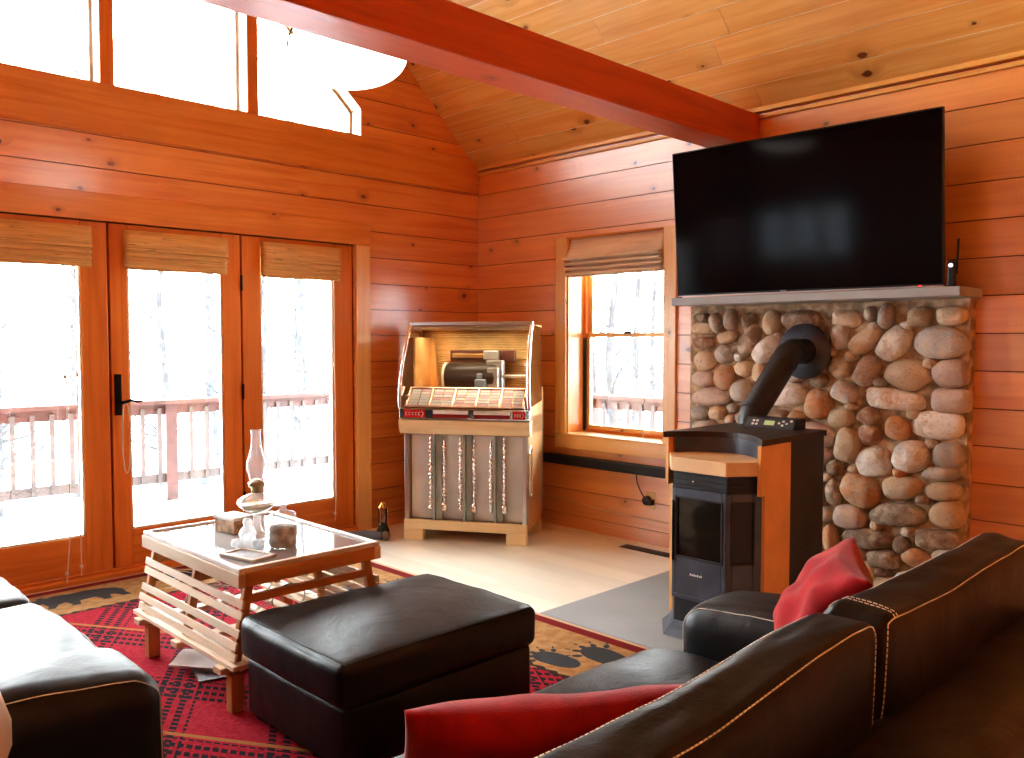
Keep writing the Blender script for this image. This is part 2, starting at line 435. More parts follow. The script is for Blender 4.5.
# ------------------------------------------------------------------ room constants (metres)
XB, YA = 4.66, 5.12            # right wall plane, back (gable) wall plane
XR, ZE, SL = 1.80, 2.75, .95   # ridge x, eave height, roof slope
XL, YF = -1.06, -3.2           # left wall, wall behind the viewpoint
ROW = .1885; Z0 = 2.735 - 15 * ROW
def roof(x): return ZE + SL * ((XB - x) if x >= XR else (x - XL))
ROWR = {}
def board_wall(name, regions, k, plane, sgn, thick=.16):
    """regions: convex (t,z) polygons; boards proud of the backing by 1 cm; k: axis normal to the wall; sgn: outward direction"""
    mb = MB()
    for poly in regions:
        a, b = sorted((plane + sgn * .010, plane + sgn * thick))
        mb.prism(poly, k, a, b, m=1)
        zs = [p[1] for p in poly]; r0 = int(math.floor((min(zs) - Z0) / ROW)); r1 = int(math.ceil((max(zs) - Z0) / ROW))
        for r in range(r0, r1):
            q = clip(clip(poly, 1, Z0 + r * ROW + .0025, True), 1, Z0 + (r + 1) * ROW - .0025, False)
            if len(q) < 3 or area(q) < 2e-4: continue
            rr = ROWR.setdefault((name, r), random.random())
            a, b = sorted((plane, plane + sgn * .011))
            mb.prism(q, k, a, b, m=0, r=rr, u=0 if k == 1 else 1)
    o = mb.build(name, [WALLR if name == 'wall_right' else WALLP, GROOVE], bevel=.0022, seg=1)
    return struct(o)

# back wall (gable): openings for the patio doors and the four gable windows
DX0, DX1, DZ = .14, 3.46, 2.06
GZ = 2.84; GD = 3.03          # gable window sill, low end of the slanted heads
def gdiag(x): return GD + SL * ((3.543 - x) if x >= XR else (x - .057))
regs = [
    [(XL, 0), (DX0, 0), (DX0, DZ), (XL, DZ)],
    [(DX1, 0), (XB + .2, 0), (XB + .2, DZ), (DX1, DZ)],
    [(XL, DZ), (XB + .2, DZ), (XB + .2, ZE - .1), (4.565, GZ), (-.965, GZ), (XL, ZE)],
    [(3.543, GZ), (4.565, GZ), (3.543, roof(3.543))],
    [(.057, GZ), (.057, roof(.057)), (-.965, GZ)],
    [(XR, gdiag(XR)), (3.543, GD), (3.543, roof(3.543)), (XR, roof(XR))],
    [(XR, gdiag(XR)), (XR, roof(XR)), (.057, roof(.057)), (.057, GD)],
]
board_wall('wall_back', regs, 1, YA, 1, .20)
# right wall with one window
WY0, WY1, WZ0, WZ1 = 3.29, 4.15, .70, 2.13
HB = ZE + .03
board_wall('wall_right', [[(YF, 0), (WY0, 0), (WY0, HB), (YF, HB)], [(WY1, 0), (YA, 0), (YA, HB), (WY1, HB)],
                          [(WY0, 0), (WY1, 0), (WY1, WZ0), (WY0, WZ0)], [(WY0, WZ1), (WY1, WZ1), (WY1, HB), (WY0, HB)]], 0, XB, 1, .26)
# left wall with an unseen triple window, added for the television screen's reflection
LY0, LY1, LZ0, LZ1 = 3.88, 5.00, 1.35, 2.00
board_wall('wall_left', [[(YF, 0), (LY0, 0), (LY0, HB), (YF, HB)], [(LY1, 0), (YA, 0), (YA, HB), (LY1, HB)],
                         [(LY0, 0), (LY1, 0), (LY1, LZ0), (LY0, LZ0)], [(LY0, LZ1), (LY1, LZ1), (LY1, HB), (LY0, HB)]], 0, XL, -1, .2)
board_wall('wall_front', [[(XL, 0), (XB, 0), (XB, ZE), (XR, roof(XR)), (XL, ZE)]], 1, YF, -1, .2)

# ceiling: two slopes of tongue-and-groove boards
mb = MB()
for side in (1, -1):
    x0 = XB if side == 1 else XL
    n = int((XB - XR) / .1235) + 1
    cosa = 1 / math.hypot(1, SL)
    ang = math.atan(SL)
    for i in range(n + 1):
        d0, d1 = i * .1235, (i + 1) * .1235
        if d0 > XB - XR: break
        d1 = min(d1, XB - XR)
        ys = [YF]; y = YF + random.uniform(.5, 3)
        while y < YA - .2: ys.append(y); y += random.uniform(1.6, 3.4)
        ys.append(YA)
        for a, b in zip(ys[:-1], ys[1:]):
            g = .0022
            xa, xb = x0 - side * (d0 + g), x0 - side * (d1 - g)
            za, zb = ZE + SL * (d0 + g), ZE + SL * (d1 - g)
            vs = [(xa, a + g, za), (xb, a + g, zb), (xb, b - g, zb), (xa, b - g, za)]
            nx, nz = side * SL * cosa * .012, cosa * .012
            vs += [(p[0] + nx, p[1], p[2] + nz) for p in vs]
            r = random.random()
            fs = [(0, 1, 2, 3), (4, 7, 6, 5), (0, 4, 5, 1), (2, 6, 7, 3), (1, 5, 6, 2), (0, 3, 7, 4)]
            if side == -1: fs = [tuple(reversed(f)) for f in fs]
            mb.add(vs, fs, 0, r=r, uvf=lambda p: (p[1], (p[2] - ZE) / SL * 1.38))
    xa, xb = x0 + side * .02, XR
    za, zb = ZE - SL * .02 , roof(XR)
    o1 = .004
    vs = [(xa, YF, za + o1), (xb, YF, zb + o1), (xb, YA + .2, zb + o1), (xa, YA + .2, za + o1)]
    vs += [(p[0], p[1], p[2] + .22) for p in vs]
    mb.add(vs, [(0, 1, 2, 3), (4, 7, 6, 5), (0, 4, 5, 1), (2, 6, 7, 3), (1, 5, 6, 2), (0, 3, 7, 4)], 1)
struct(mb.build('ceiling', [CEILP, GROOVE_C]))

# floor: pale maple strips
mb = MB(); x = XL
mb.box(XL - .1, XB + .1, YF - .1, YA + .1, -.06, -.002, m=1)
while x < XB:
    w = .083; y = YF - random.uniform(0, 1)
    while y < YA:
        L = random.uniform(.6, 1.8)
        ya, yb = max(y, YF), min(y + L, YA)
        if yb > ya: mb.box(x, min(x + w - .0006, XB), ya, yb - .0006, -.003, 0, u=1)
        y += L
    x += w
struct(mb.build('floor', [MAPLE, plain('floor_gap', (.35, .22, .1), .7)]))

# trims
def trim(n, boxes, mat, bevel=.004):
    mb = MB()
    for b in boxes: mb.box(*b)
    return struct(mb.build('trim_%d' % n, mat, bevel=bevel))
trim(1, [(DX0 - .13, 3.59, YA - .028, YA + .012, DZ, 2.215)], TRIMP)                     # door header casing
trim(2, [(DX1 + .01, 3.59, YA - .024, YA + .012, 0, DZ)], WINP)                          # right door casing
trim(3, [(DX0 - .13, DX0 - .01, YA - .024, YA + .012, 0, DZ)], TRIMP)
trim(4, [(XL, XB, YA - .018, YA + .012, 2.555, GZ)], TRIMP, .006)                        # log band below the gable windows
trim(5, [(XB - .018, XB, YF, YA - .02, 2.700, 2.722), (XB - .026, XB, YF, YA - .02, 2.74, 2.768)], CEILP)   # moulding at the eave
trim(6, [(XB - .02, XB + .012, WY1, 4.25, .60, WZ1)], WINP)                              # window casings
trim(7, [(XB - .02, XB + .012, 3.19, WY0, .60, WZ1)], WINP)
trim(8, [(XB - .032, XB + .16, 3.19, 4.262, .686, .702), (XB - .022, XB + .012, 3.19, 4.25, .59, .686)], WINP)  # sill and apron
# gable mullions: posts between the gable windows
mb = MB()
for (a, b) in ((2.661, 2.737), (.863, .939)):
    z1 = gdiag((a + b) / 2) + .05
    mb.box(a, b, YA - .012, YA + .035, GZ, z1, u=2)
mb.box(1.762, 1.840, YA - .012, YA + .035, GZ, gdiag(XR) + .02, u=2)
struct(mb.build('trim_9', DOORP, bevel=.004))
mb = MB()
for (a, b) in ((2.661, 2.737), (.863, .939), (1.762, 1.840)): mb.box(a + .002, b - .002, YA + .035, YA + .17, GZ, gdiag(b if b > XR else a), u=2)
struct(mb.build('trim_14', plain('daylit_jamb', (.85, .80, .72), .4)))  # pale colour paints overexposed daylight on the jambs
mb = MB()
for a in (.955, 1.789, 2.606): mb.box(a - .03, a + .03, YA + .045, YA + .12, .04, DZ, u=2)
for a in (DX0, DX1): mb.box(a - .02, a + .02, YA + .03, YA + .14, .03, DZ, u=2)
mb.box(DX0, DX1, YA + .04, YA + .14, DZ - .02, DZ + .01, u=0)
struct(mb.build('trim_15', DOORP))  # backing posts added behind the panel gaps to stop light leaks
# jambs of slanted openings (lit cream edges)
mb = MB()
for s in (1, -1):
    f = (lambda x: x) if s == 1 else (lambda x: 3.6 - x)
    a, b = f(XR), f(3.543)
    vs = [(a, YA + .0, gdiag(a) - .0), (b, YA + .0, GD), (b, YA + .19, GD), (a, YA + .19, gdiag(a))]
    vs += [(p[0], p[1], p[2] + .012) for p in vs]
    vs = [(p[0], p[1], p[2] - .012) for p in vs]
    mb.add(vs, [(0, 1, 2, 3), (4, 7, 6, 5), (0, 4, 5, 1), (2, 6, 7, 3), (1, 5, 6, 2), (0, 3, 7, 4)], u=0)
    c = b - s * .010
    mb.box(min(b, c), max(b, c), YA, YA + .19, GZ, GD, u=2)
struct(mb.build('trim_10', WINP))
mb = MB(); mb.box(DX0, DX1, YA - .05, YA + .19, 0, .035); mb.box(DX0, DX1, YA + .0, YA + .14, .035, .05)
struct(mb.build('trim_11', DOORP, bevel=.006))
# window reveal on the right wall
mb = MB()
mb.box(XB + .0, XB + .25, WY1 - .012, WY1, WZ0, WZ1, u=2); mb.box(XB, XB + .25, WY0, WY0 + .012, WZ0, WZ1, u=2); mb.box(XB, XB + .25, WY0, WY1, WZ1 - .012, WZ1, u=1)
struct(mb.build('trim_12', TRIMP))

# patio door: four tall glazed panels
def panel(name, x0, x1, gl0, gl1, z0=.052, z1=DZ - .004, gz0=.262, gz1=1.99):
    y0, y1 = YA + .004, YA + .052
    mb = MB()
    mb.box(x0, gl0, y0, y1, z0, z1, u=2); mb.box(gl1, x1, y0, y1, z0, z1, u=2)
    mb.box(gl0, gl1, y0, y1, z0, gz0, u=0); mb.box(gl0, gl1, y0, y1, gz1, z1, u=0)
    o = struct(mb.build(name, DOORP, bevel=.005))
    st = MB(); w = .011
    for (a, b, c, d) in ((gl0, gl0 + w, gz0, gz1), (gl1 - w, gl1, gz0, gz1), (gl0, gl1, gz0, gz0 + w), (gl0, gl1, gz1 - w, gz1)):
        st.box(a, b, y0 + .008, y1 - .004, c, d)
    st.build('glazing_bead', CREAMP, o)
    g = MB(); g.box(gl0 + w, gl1 - w, YA + .026, YA + .030, gz0 + w, gz1 - w); g.build('glass_pane', PANE, o)
    return o
p1 = panel('door_1', 1.795, 2.60, 1.895, 2.478)
p2 = panel('door_2', 2.612, 3.452, 2.742, 3.295)
p3 = panel('door_3', .960, 1.783, 1.080, 1.638)
p4 = panel('door_4', .148, .950, .250, .833)
# handle of the working door
mb = MB(); mb.box(1.808, 1.846, YA - .012, YA + .004, .945, 1.185); mb.build('handle_plate', BRONZE, p1, bevel=.004)
mb = MB(); mb.tube([(1.827, YA - .012, 1.02), (1.827, YA - .055, 1.02), (1.84, YA - .062, 1.022), (1.875, YA - .062, 1.032), (1.915, YA - .06, 1.022), (1.945, YA - .058, 1.028)], [.010, .010, .010, .0085, .0075, .006], 10)
mb.build('lever_handle', BRONZE, p1)
for hz in (.35, 1.05, 1.75):
    mb = MB(); mb.tube([(2.606, YA - .004, hz - .05), (2.606, YA - .004, hz + .05)], .008, 8); mb.build('hinge', BRONZE, p1)
# cord loop hanging from the handle
pts = []
for i in range(25):
    t = i / 24 * 2 * PI
    pts.append((1.846 + .022 * math.sin(t) * (1 if True else 1), YA - .066, .815 + .205 * math.cos(t) * (abs(math.cos(t)) ** -.25 if abs(math.cos(t)) > .05 else 1)))
mb = MB(); mb.tube(pts, .0035, 6, caps=False)
o = mb.build('cord_loop', CORDW); tag(rebase(o, (1.846, YA - .066, .60)), 'long pale cord loop hanging from the black lever handle of the patio door', 'cord')

# gable windows
def gwin(name, x0, x1, head):
    y = YA + .12; w = .014
    poly = [(x0, GZ), (x1, GZ), (x1, head(x1)), (x0, head(x0))]
    cx = sum(p[0] for p in poly) / 4; cz = sum(p[1] for p in poly) / 4
    inn = [(x0 + w, GZ + w), (x1 - w, GZ + w), (x1 - w, head(x1 - w) - w * 1.4), (x0 + w, head(x0 + w) - w * 1.4)]
    mb = MB()
    for i in range(4):
        j = (i + 1) % 4
        mb.prism([poly[i], poly[j], inn[j], inn[i]], 1, y, y + .05)
    o = struct(mb.build(name, CREAMP))  # cream colour paints the daylight that bleaches these frames
    g = MB(); g.prism(inn, 1, y + .02, y + .024); g.build('glass_pane', PANE, o)
gwin('window_1', 1.840, 2.661, gdiag); gwin('window_2', 2.737, 3.533, lambda x: gdiag(x) - .014)
gwin('window_3', .939, 1.762, gdiag); gwin('window_4', .067, .863, lambda x: gdiag(x) - .014)
# gable sill
# right-wall sash window
xs = XB + .17
mb = MB()
def frame(mb, y0, y1, z0, z1, w, x0, x1):
    mb.box(x0, x1, y0, y0 + w, z0, z1, u=2); mb.box(x0, x1, y1 - w, y1, z0, z1, u=2)
    mb.box(x0, x1, y0 + w, y1 - w, z0, z0 + w, u=1); mb.box(x0, x1, y0 + w, y1 - w, z1 - w, z1, u=1)
frame(mb, WY0 + .012, WY1 - .012, WZ0, WZ1 - .012, .022, xs, xs + .08)
wn = struct(mb.build('window_5', DOORP, bevel=.003))
mb = MB(); frame(mb, WY0 + .034, WY1 - .034, WZ0 + .022, 1.435, .03, xs + .012, xs + .040); mb.build('lower_sash', WINP, wn, bevel=.003)
mb = MB(); frame(mb, WY0 + .034, WY1 - .034, 1.405, WZ1 - .034, .03, xs + .042, xs + .070); mb.build('upper_sash', WINP, wn, bevel=.003)
mb = MB(); mb.box(xs + .025, xs + .028, WY0 + .06, WY1 - .06, WZ0 + .05, 1.41); mb.box(xs + .055, xs + .058, WY0 + .06, WY1 - .06, 1.43, WZ1 - .06); mb.build('glass_pane', PANE, wn)
mb = MB(); mb.box(xs - .004, xs + .012, WY1 - .034, WY1 - .013, WZ0 + .01, 1.40); mb.build('jamb_liner', plain('dark_green_liner', (.03, .05, .05), .5), wn)
mb = MB(); mb.box(xs + .0, xs + .014, 3.70, 3.76, 1.430, 1.445); mb.tube([(xs + .005, 3.73, 1.44), (xs + .005, 3.705, 1.455)], .006, 6); mb.build('sash_lock', BRONZE, wn)
# unseen left-wall triple window, added for the screen reflection
lw = MB(); ys = [LY0, LY0 + .37, LY0 + .74, LY1]
for a, b in zip(ys[:-1], ys[1:]): frame(lw, a, b, LZ0, LZ1, .045, XL - .12, XL - .02)
lw = struct(lw.build('window_6', WINP, bevel=.003))
mb = MB()
for a, b in zip(ys[:-1], ys[1:]): mb.box(XL - .07, XL - .066, a + .045, b - .045, LZ0 + .045, LZ1 - .045)
mb.build('glass_pane', glass_mat('dimmed_glass', (.42, .44, .46), .02), lw)  # dark tint added to cut this window's light and its reflection

# ------------------------------------------------------------------ bamboo blinds
def blind(label, M, w, zt, zb, mat, group, drop=.13, proud=.05, flare=0.0):
    """M maps local (x along, y out of the wall toward the room, z up)"""
    root = thing('bamboo_blind', label, 'blind', M @ Vector((0, 0, zb)), 0, group)
    def sheet(pts, nm, t=.006, seg=24):
        mb = MB(); n = len(pts); vs = []; L = [0]
        for i in range(1, n): L.append(L[-1] + math.hypot(pts[i][0] - pts[i - 1][0], pts[i][1] - pts[i - 1][1]))
        for i, (y, z) in enumerate(pts):
            for k in range(seg + 1):
                x = -w / 2 + w * k / seg
                yy = y + .0025 * noise.noise(Vector((x * 6, i * 1.7 + zt, 2)))
                vs.append((x, yy, z + .003 * noise.noise(Vector((x * 4, i * .9, 5)))))
        fs = []; 
        for i in range(n - 1):
            for k in range(seg): fs.append((i * (seg + 1) + k, i * (seg + 1) + k + 1, (i + 1) * (seg + 1) + k + 1, (i + 1) * (seg + 1) + k))
        mb.add(vs, fs, 0, M, .3, True)
        for q in range(len(fs)):
            i = q // seg; k = q % seg; x0 = w * k / seg; x1 = w * (k + 1) / seg
            mb.uv[-len(fs) + q] = [(x0, L[i]), (x1, L[i]), (x1, L[i + 1]), (x0, L[i + 1])]
        o = mb.build(nm, mat, root)
        so = o.modifiers.new('t', 'SOLIDIFY'); so.thickness = t; so.offset = 0
        return o
    mb = MB(); mb.box(-w / 2 + .005, w / 2 - .005, .004, .03, zt - .03, zt, M=M); mb.build('headrail', WINP, root)
    sheet([(.034, zt), (.036 + flare * .4, zt - drop * .5), (.040 + flare, zt - drop)], 'valance')
    mb = MB(); mb.box(-w / 2, w / 2, .002, .010, zb + .012, zt - .005, M=M); mb.build('backing_sheet', mat, root)  # flat sheet added to block bright sky gaps beside the folds
    # stack of folds under the valance
    z = zt - drop + .02; pts = [(.012, zt - .03), (.014, z)]
    k = 0
    folds = 4
    dz = (z - zb) / folds
    for i in range(folds):
        out = proud * (1 - .12 * i) + flare * .8
        pts += [(out, z - dz * (i + .45)), (out - .004, z - dz * (i + .72)), (.018, z - dz * (i + .85))]
    pts += [(.030, zb)]
    sheet(pts, 'folded_slats')
    return root
gb = 'bamboo roman blinds over the patio doors'
for (a, b, lb) in ((1.872, 2.50, 'raised bamboo roman blind on the patio door with the black handle'), (2.742, 3.330, 'raised bamboo roman blind on the right-hand glazed panel beside the jukebox corner'),
                   (1.06, 1.690, 'raised bamboo roman blind on the glazed panel left of the door handle'), (.23, .85, 'raised bamboo roman blind on the far left glazed panel, mostly outside the photo')):
    blind(lb, Matrix.Translation(((a + b) / 2, YA + .003, 0)) @ Matrix.Rotation(PI, 4, 'Z'), b - a, 2.022, 1.795, BAMBOO, gb, drop=.115, proud=.045)
blind('pale raised bamboo roman blind at top of the sash window beside the television', Matrix.Translation((XB + .06, (WY0 + WY1) / 2, 0)) @ Matrix.Rotation(PI / 2, 4, 'Z'), WY1 - WY0 - .012, 2.118, 1.845, BAMBOOP, None, drop=.15, proud=.085, flare=.045)
def beadcord(label, pts, group):
    mb = MB(); mb.tube(pts, .0032, 6)
    for f in (.35, .97):
        p = Vector(pts[0]).lerp(Vector(pts[-1]), f)
        mb.lathe([(0, -.012), (.009, -.008), (.010, 0), (.009, .008), (0, .012)], 8, M=Matrix.Translation(p))
    o = mb.build('blind_cord', CORDW); tag(rebase(o, pts[-1]), label, 'cord', group)
yc = YA - .055
beadcord('pale blind cord with wooden beads, left one of the pair by the left glazed panel', [(1.535, yc, 1.80), (1.535, yc, .28), (1.512, yc, .03)], 'blind pull cords')
beadcord('pale blind cord with wooden beads, right one of the pair by the left glazed panel', [(1.590, yc, 1.80), (1.590, yc, .28), (1.590, yc, .055)], 'blind pull cords')
beadcord('pale blind cord with beads hanging at the right-hand glazed panel', [(3.262, yc, 1.80), (3.265, yc, .30), (3.255, yc, .12)], 'blind pull cords')
beadcord('thin pull cord hanging down the sash window glass', [(XB + .02, 3.45, 1.86), (XB + .015, 3.46, 1.0), (XB + .0, 3.46, .72)], None)

# ------------------------------------------------------------------ tie beam
mb = MB(); mb.box(XL + .005, XB - .012, 2.61, 2.825, 2.525, 2.725); 
o = struct(mb.build('trim_13', BEAMP, bevel=.006))

# ------------------------------------------------------------------ stone facing and mantel
STONES = [(2.942, 1.522, 0.064, 0.028, -0.02, 1), (2.836, 1.489, 0.041, 0.061, 0.22, 2), (2.737, 1.506, 0.04, 0.066, -0.02, 2), (2.927, 1.454, 0.091, 0.037, -0.01, 0), (2.926, 1.365, 0.078, 0.037, 0.0, 1), (2.76, 1.399, 0.073, 0.036, 0.23, 0), (2.613, 1.375, 0.057, 0.104, -0.56, 1), (2.467, 1.484, 0.059, 0.069, -0.09, 0), (2.285, 1.492, 0.128, 0.056, -0.02, 1), (2.918, 1.252, 0.077, 0.055, 0.02, 0), (2.779, 1.297, 0.061, 0.057, 0.01, 2), (2.484, 1.329, 0.102, 0.065, 0.58, 3), (2.924, 1.141, 0.085, 0.049, 0.03, 5), (2.77, 1.158, 0.074, 0.072, 0.03, 4), (2.643, 1.21, 0.062, 0.047, 0.02, 0), (2.866, 1.033, 0.138, 0.058, 0.05, 5), (2.661, 1.079, 0.072, 0.065, 0.04, 2), (2.943, 0.925, 0.064, 0.043, 0.06, 2), (2.818, 0.932, 0.062, 0.043, 0.06, 0), (2.72, 0.968, 0.034, 0.03, 0.06, 2), (2.653, 0.919, 0.04, 0.03, 0.06, 3), (2.533, 1.189, 0.051, 0.064, 0.03, 0), (2.327, 1.172, 0.066, 0.034, 0.03, 3), (2.368, 1.068, 0.132, 0.068, 0.05, 3), (2.177, 1.022, 0.074, 0.083, 0.05, 4), (2.434, 0.939, 0.086, 0.04, 0.06, 1), (2.174, 1.16, 0.051, 0.044, 0.03, 1), (2.621, 1.492, 0.039, 0.053, -0.02, 1), (2.03, 1.499, 0.082, 0.048, -0.1, 0), (1.891, 1.522, 0.031, 0.042, -0.02, 2), (1.807, 1.51, 0.041, 0.067, -0.02, 2), (1.643, 1.502, 0.058, 0.051, -0.02, 0), (1.491, 1.504, 0.078, 0.049, -0.02, 0), (2.061, 1.397, 0.055, 0.071, 0.25, 3), (1.92, 1.381, 0.104, 0.053, 0.7, 0), (1.764, 1.36, 0.11, 0.067, 0.81, 3), (1.53, 1.371, 0.128, 0.08, 0.0, 2), (2.053, 1.235, 0.066, 0.06, 0.02, 0), (1.906, 1.217, 0.058, 0.086, -0.5, 5), (1.695, 1.202, 0.117, 0.077, -0.06, 0), (1.485, 1.213, 0.087, 0.072, 0.03, 5), (2.023, 1.1, 0.075, 0.06, -0.3, 2), (1.758, 1.07, 0.158, 0.055, -0.09, 3), (1.477, 1.074, 0.104, 0.062, 0.05, 5), (2.048, 0.958, 0.074, 0.057, 0.06, 0), (1.891, 0.974, 0.063, 0.048, 0.06, 6), (1.535, 0.951, 0.13, 0.07, 0.07, 3), (1.74, 0.921, 0.065, 0.062, 0.07, 4), (2.001, 0.807, 0.075, 0.094, -0.17, 0), (1.884, 0.875, 0.068, 0.058, 0.08, 6), (1.865, 0.728, 0.089, 0.08, 0.1, 3), (1.667, 0.775, 0.107, 0.078, 0.62, 3), (1.485, 0.797, 0.078, 0.065, 0.1, 2), (1.52, 0.704, 0.089, 0.04, 0.11, 2), (1.509, 0.614, 0.098, 0.048, 0.13, 0), (1.713, 0.604, 0.105, 0.059, 0.21, 0), (1.931, 0.571, 0.107, 0.085, -0.42, 4), (2.071, 0.674, 0.05, 0.044, 0.11, 1), (2.074, 0.537, 0.051, 0.071, 0.13, 1), (1.983, 0.412, 0.091, 0.067, -0.02, 5), (1.725, 0.461, 0.146, 0.062, 0.08, 1), (1.488, 0.497, 0.086, 0.07, 0.15, 0), (1.894, 0.307, 0.153, 0.056, 0.1, 1), (1.707, 0.302, 0.046, 0.047, 0.17, 1), (1.523, 0.365, 0.127, 0.051, 0.1, 1), (2.086, 0.27, 0.04, 0.083, 0.17, 4), (1.636, 0.253, 0.074, 0.046, 0.1, 4), (1.797, 0.212, 0.088, 0.048, 0.1, 1), (1.474, 0.283, 0.079, 0.04, 0.1, 2)]
rs = random.Random(3)
def hits(y, z, a, b):
    for s in STONES:
        dy, dz = (y - s[0]) / (a + s[2]) , (z - s[1]) / (b + s[3])
        if dy * dy + dz * dz < .80: return True
    return False
for (a, b, tries) in ((.12, .065, 500), (.085, .055, 900), (.06, .045, 1200), (.035, .028, 1500)):
    for _ in range(tries):
        y = rs.uniform(1.42 + a, 3.02 - a); z = rs.uniform(b + .01, 1.55 - b)
        if z > 1.0 and a > .05: continue
        if not hits(y, z, a * .97, b * .97): STONES.append((y, z, a, b, rs.uniform(-.2, .2), rs.choice((0, 1, 2, 3, 4, 5, 0))))
sf = thing('stone_facing', 'river stone facing on the log wall behind the pellet stove, under the grey mantel', 'stone facing', (4.6, 2.2, 0))
mb = MB(); nn = 40
mb.box(4.575, XB - .001, 1.405, 3.03, 0.0, 1.590)
mb.build('mortar_bed', MORTAR, sf)
mb = MB()
for i, (cy, cz, a, b, an, c) in enumerate(STONES):
    n1, n2 = 20, 7; vs = []; ex = 2.0 + rs.random() * .9; dep = rs.uniform(.045, .075) * min(1.15, .55 + b * 9)
    ca, sa = math.cos(an), math.sin(an); sd = rs.uniform(0, 50)
    fa, fb = a * 1.02, b * 1.06
    for j in range(n2):
        ph = j / (n2 - 1) * PI / 2; rad = math.cos(ph) ** .75 if j < n2 - 1 else 0; hx = math.sin(ph) ** .8
        for k in range(n1):
            t = 2 * PI * k / n1
            cx_, sx_ = math.cos(t), math.sin(t)
            ux = math.copysign(abs(cx_) ** (2 / ex), cx_) * fa * rad; vz = math.copysign(abs(sx_) ** (2 / ex), sx_) * fb * rad
            nzv = noise.noise(Vector((cx_ * 1.1 + sd, sx_ * 1.1, hx * .8)))
            m_ = 1 + .16 * nzv
            ux *= m_; vz *= m_
            dz_ = dep * hx * (1 + .25 * noise.noise(Vector((ux * 14, vz * 14 + sd, 3))))
            y = cy - (ux * ca - vz * sa); z = cz + (ux * sa + vz * ca)
            vs.append((4.578 - dz_, min(max(y, 1.385), 3.04), max(z, .004)))
    fs = []
    for j in range(n2 - 1):
        for k in range(n1):
            k2 = (k + 1) % n1; fs.append((j * n1 + k, (j + 1) * n1 + k, (j + 1) * n1 + k2, j * n1 + k2))
    mb.add(vs, fs, 0, None, (c + .15 + .7 * rs.random()) / 7, True)
mb.build('river_stones', STONE, sf)
mb = MB(); mb.box(4.325, XB - .001, 1.375, 3.005, 1.592, 1.638)
o = mb.build('mantel_shelf', MANTEL, bevel=.004); tag(rebase(o, (4.5, 2.2, 1.592)), 'long grey slate mantel shelf above the river stones', 'mantel')

# hearth pad
mb = MB(); mb.box(3.055, 4.49, 1.30, 2.90, 0.0005, .012)
o = mb.build('hearth_pad', SLATE, bevel=.003); tag(rebase(o, (3.8, 2.1, 0)), 'flat grey slate tile hearth pad on floor under the stove', 'hearth pad')

# ------------------------------------------------------------------ rug
rc = Vector((1.63, 3.26, 0))
mb = MB(); mb.box(rc.x - 1.42, rc.x + 1.42, rc.y - 1.80, rc.y + 1.80, .0004, .010)
def ell(c, a, b, an=0, n=18):
    return [(c[0] + a * math.cos(t) * math.cos(an) - b * math.sin(t) * math.sin(an), c[1] + a * math.cos(t) * math.sin(an) + b * math.sin(t) * math.cos(an)) for t in [2 * PI * k / n for k in range(n)]]
def paw(x, y, an=0, s=1.0):
    def T(dx, dy): return (x + s * (dx * math.cos(an) - dy * math.sin(an)), y + s * (dx * math.sin(an) + dy * math.cos(an)))
    hull = []
    for k in range(24):
        t = 2 * PI * k / 24; r = .075 * (1 + .18 * math.cos(2 * t) + .10 * math.cos(t))
        hull.append(T(r * 1.35 * math.cos(t), r * math.sin(t)))
    mb.prism(hull, 2, .0085, .0108, m=1)
    for i in range(5):
        a = -.9 + i * .45
        c = T(.135 * math.cos(a) + .0, .10 * math.sin(a))
        mb.prism(ell(c, .020 * s, .012 * s, an + a), 2, .0085, .0108, m=1)
        c = T(.175 * math.cos(a), .135 * math.sin(a)); mb.prism(ell(c, .013 * s, .004 * s, an + a, 8), 2, .0085, .0108, m=1)
xr = 2.76
for i, y in enumerate((1.72, 2.41, 3.12, 3.85)):
    paw(2.655, y, PI / 2 + .1, 1.0); paw(2.83, y - .13, PI / 2 - .1, 1.15)
def bear(cx, cy, s=1.0, flip=1):
    out = [(-.30, .02), (-.27, .09), (-.20, .13), (-.10, .155), (0, .14), (.09, .16), (.15, .14), (.18, .17), (.205, .165), (.21, .13), (.27, .11), (.315, .075), (.31, .05), (.25, .04), (.20, .02), (.19, -.06), (.215, -.12), (.17, -.125), (.13, -.05), (.08, -.03),
           (.06, -.12), (.08, -.14), (.02, -.14), (0, -.05), (-.10, -.04), (-.13, -.12), (-.11, -.14), (-.17, -.14), (-.19, -.05), (-.22, -.06), (-.25, -.13), (-.30, -.14), (-.29, -.06)]
    mb.prism([(cx + flip * s * x, cy + s * y) for x, y in out], 2, .0085, .0108, m=1)
for x in (.80, 1.48, 2.16): bear(x, 4.79, .80, -1)
for y in (4.1, 3.2): bear(.46, y, .8)
rug = mb.build('area_rug', [RUG, RUGD]); tag(rebase(rug, rc), 'red and black plaid area rug with tan bear and paw print border', 'rug')

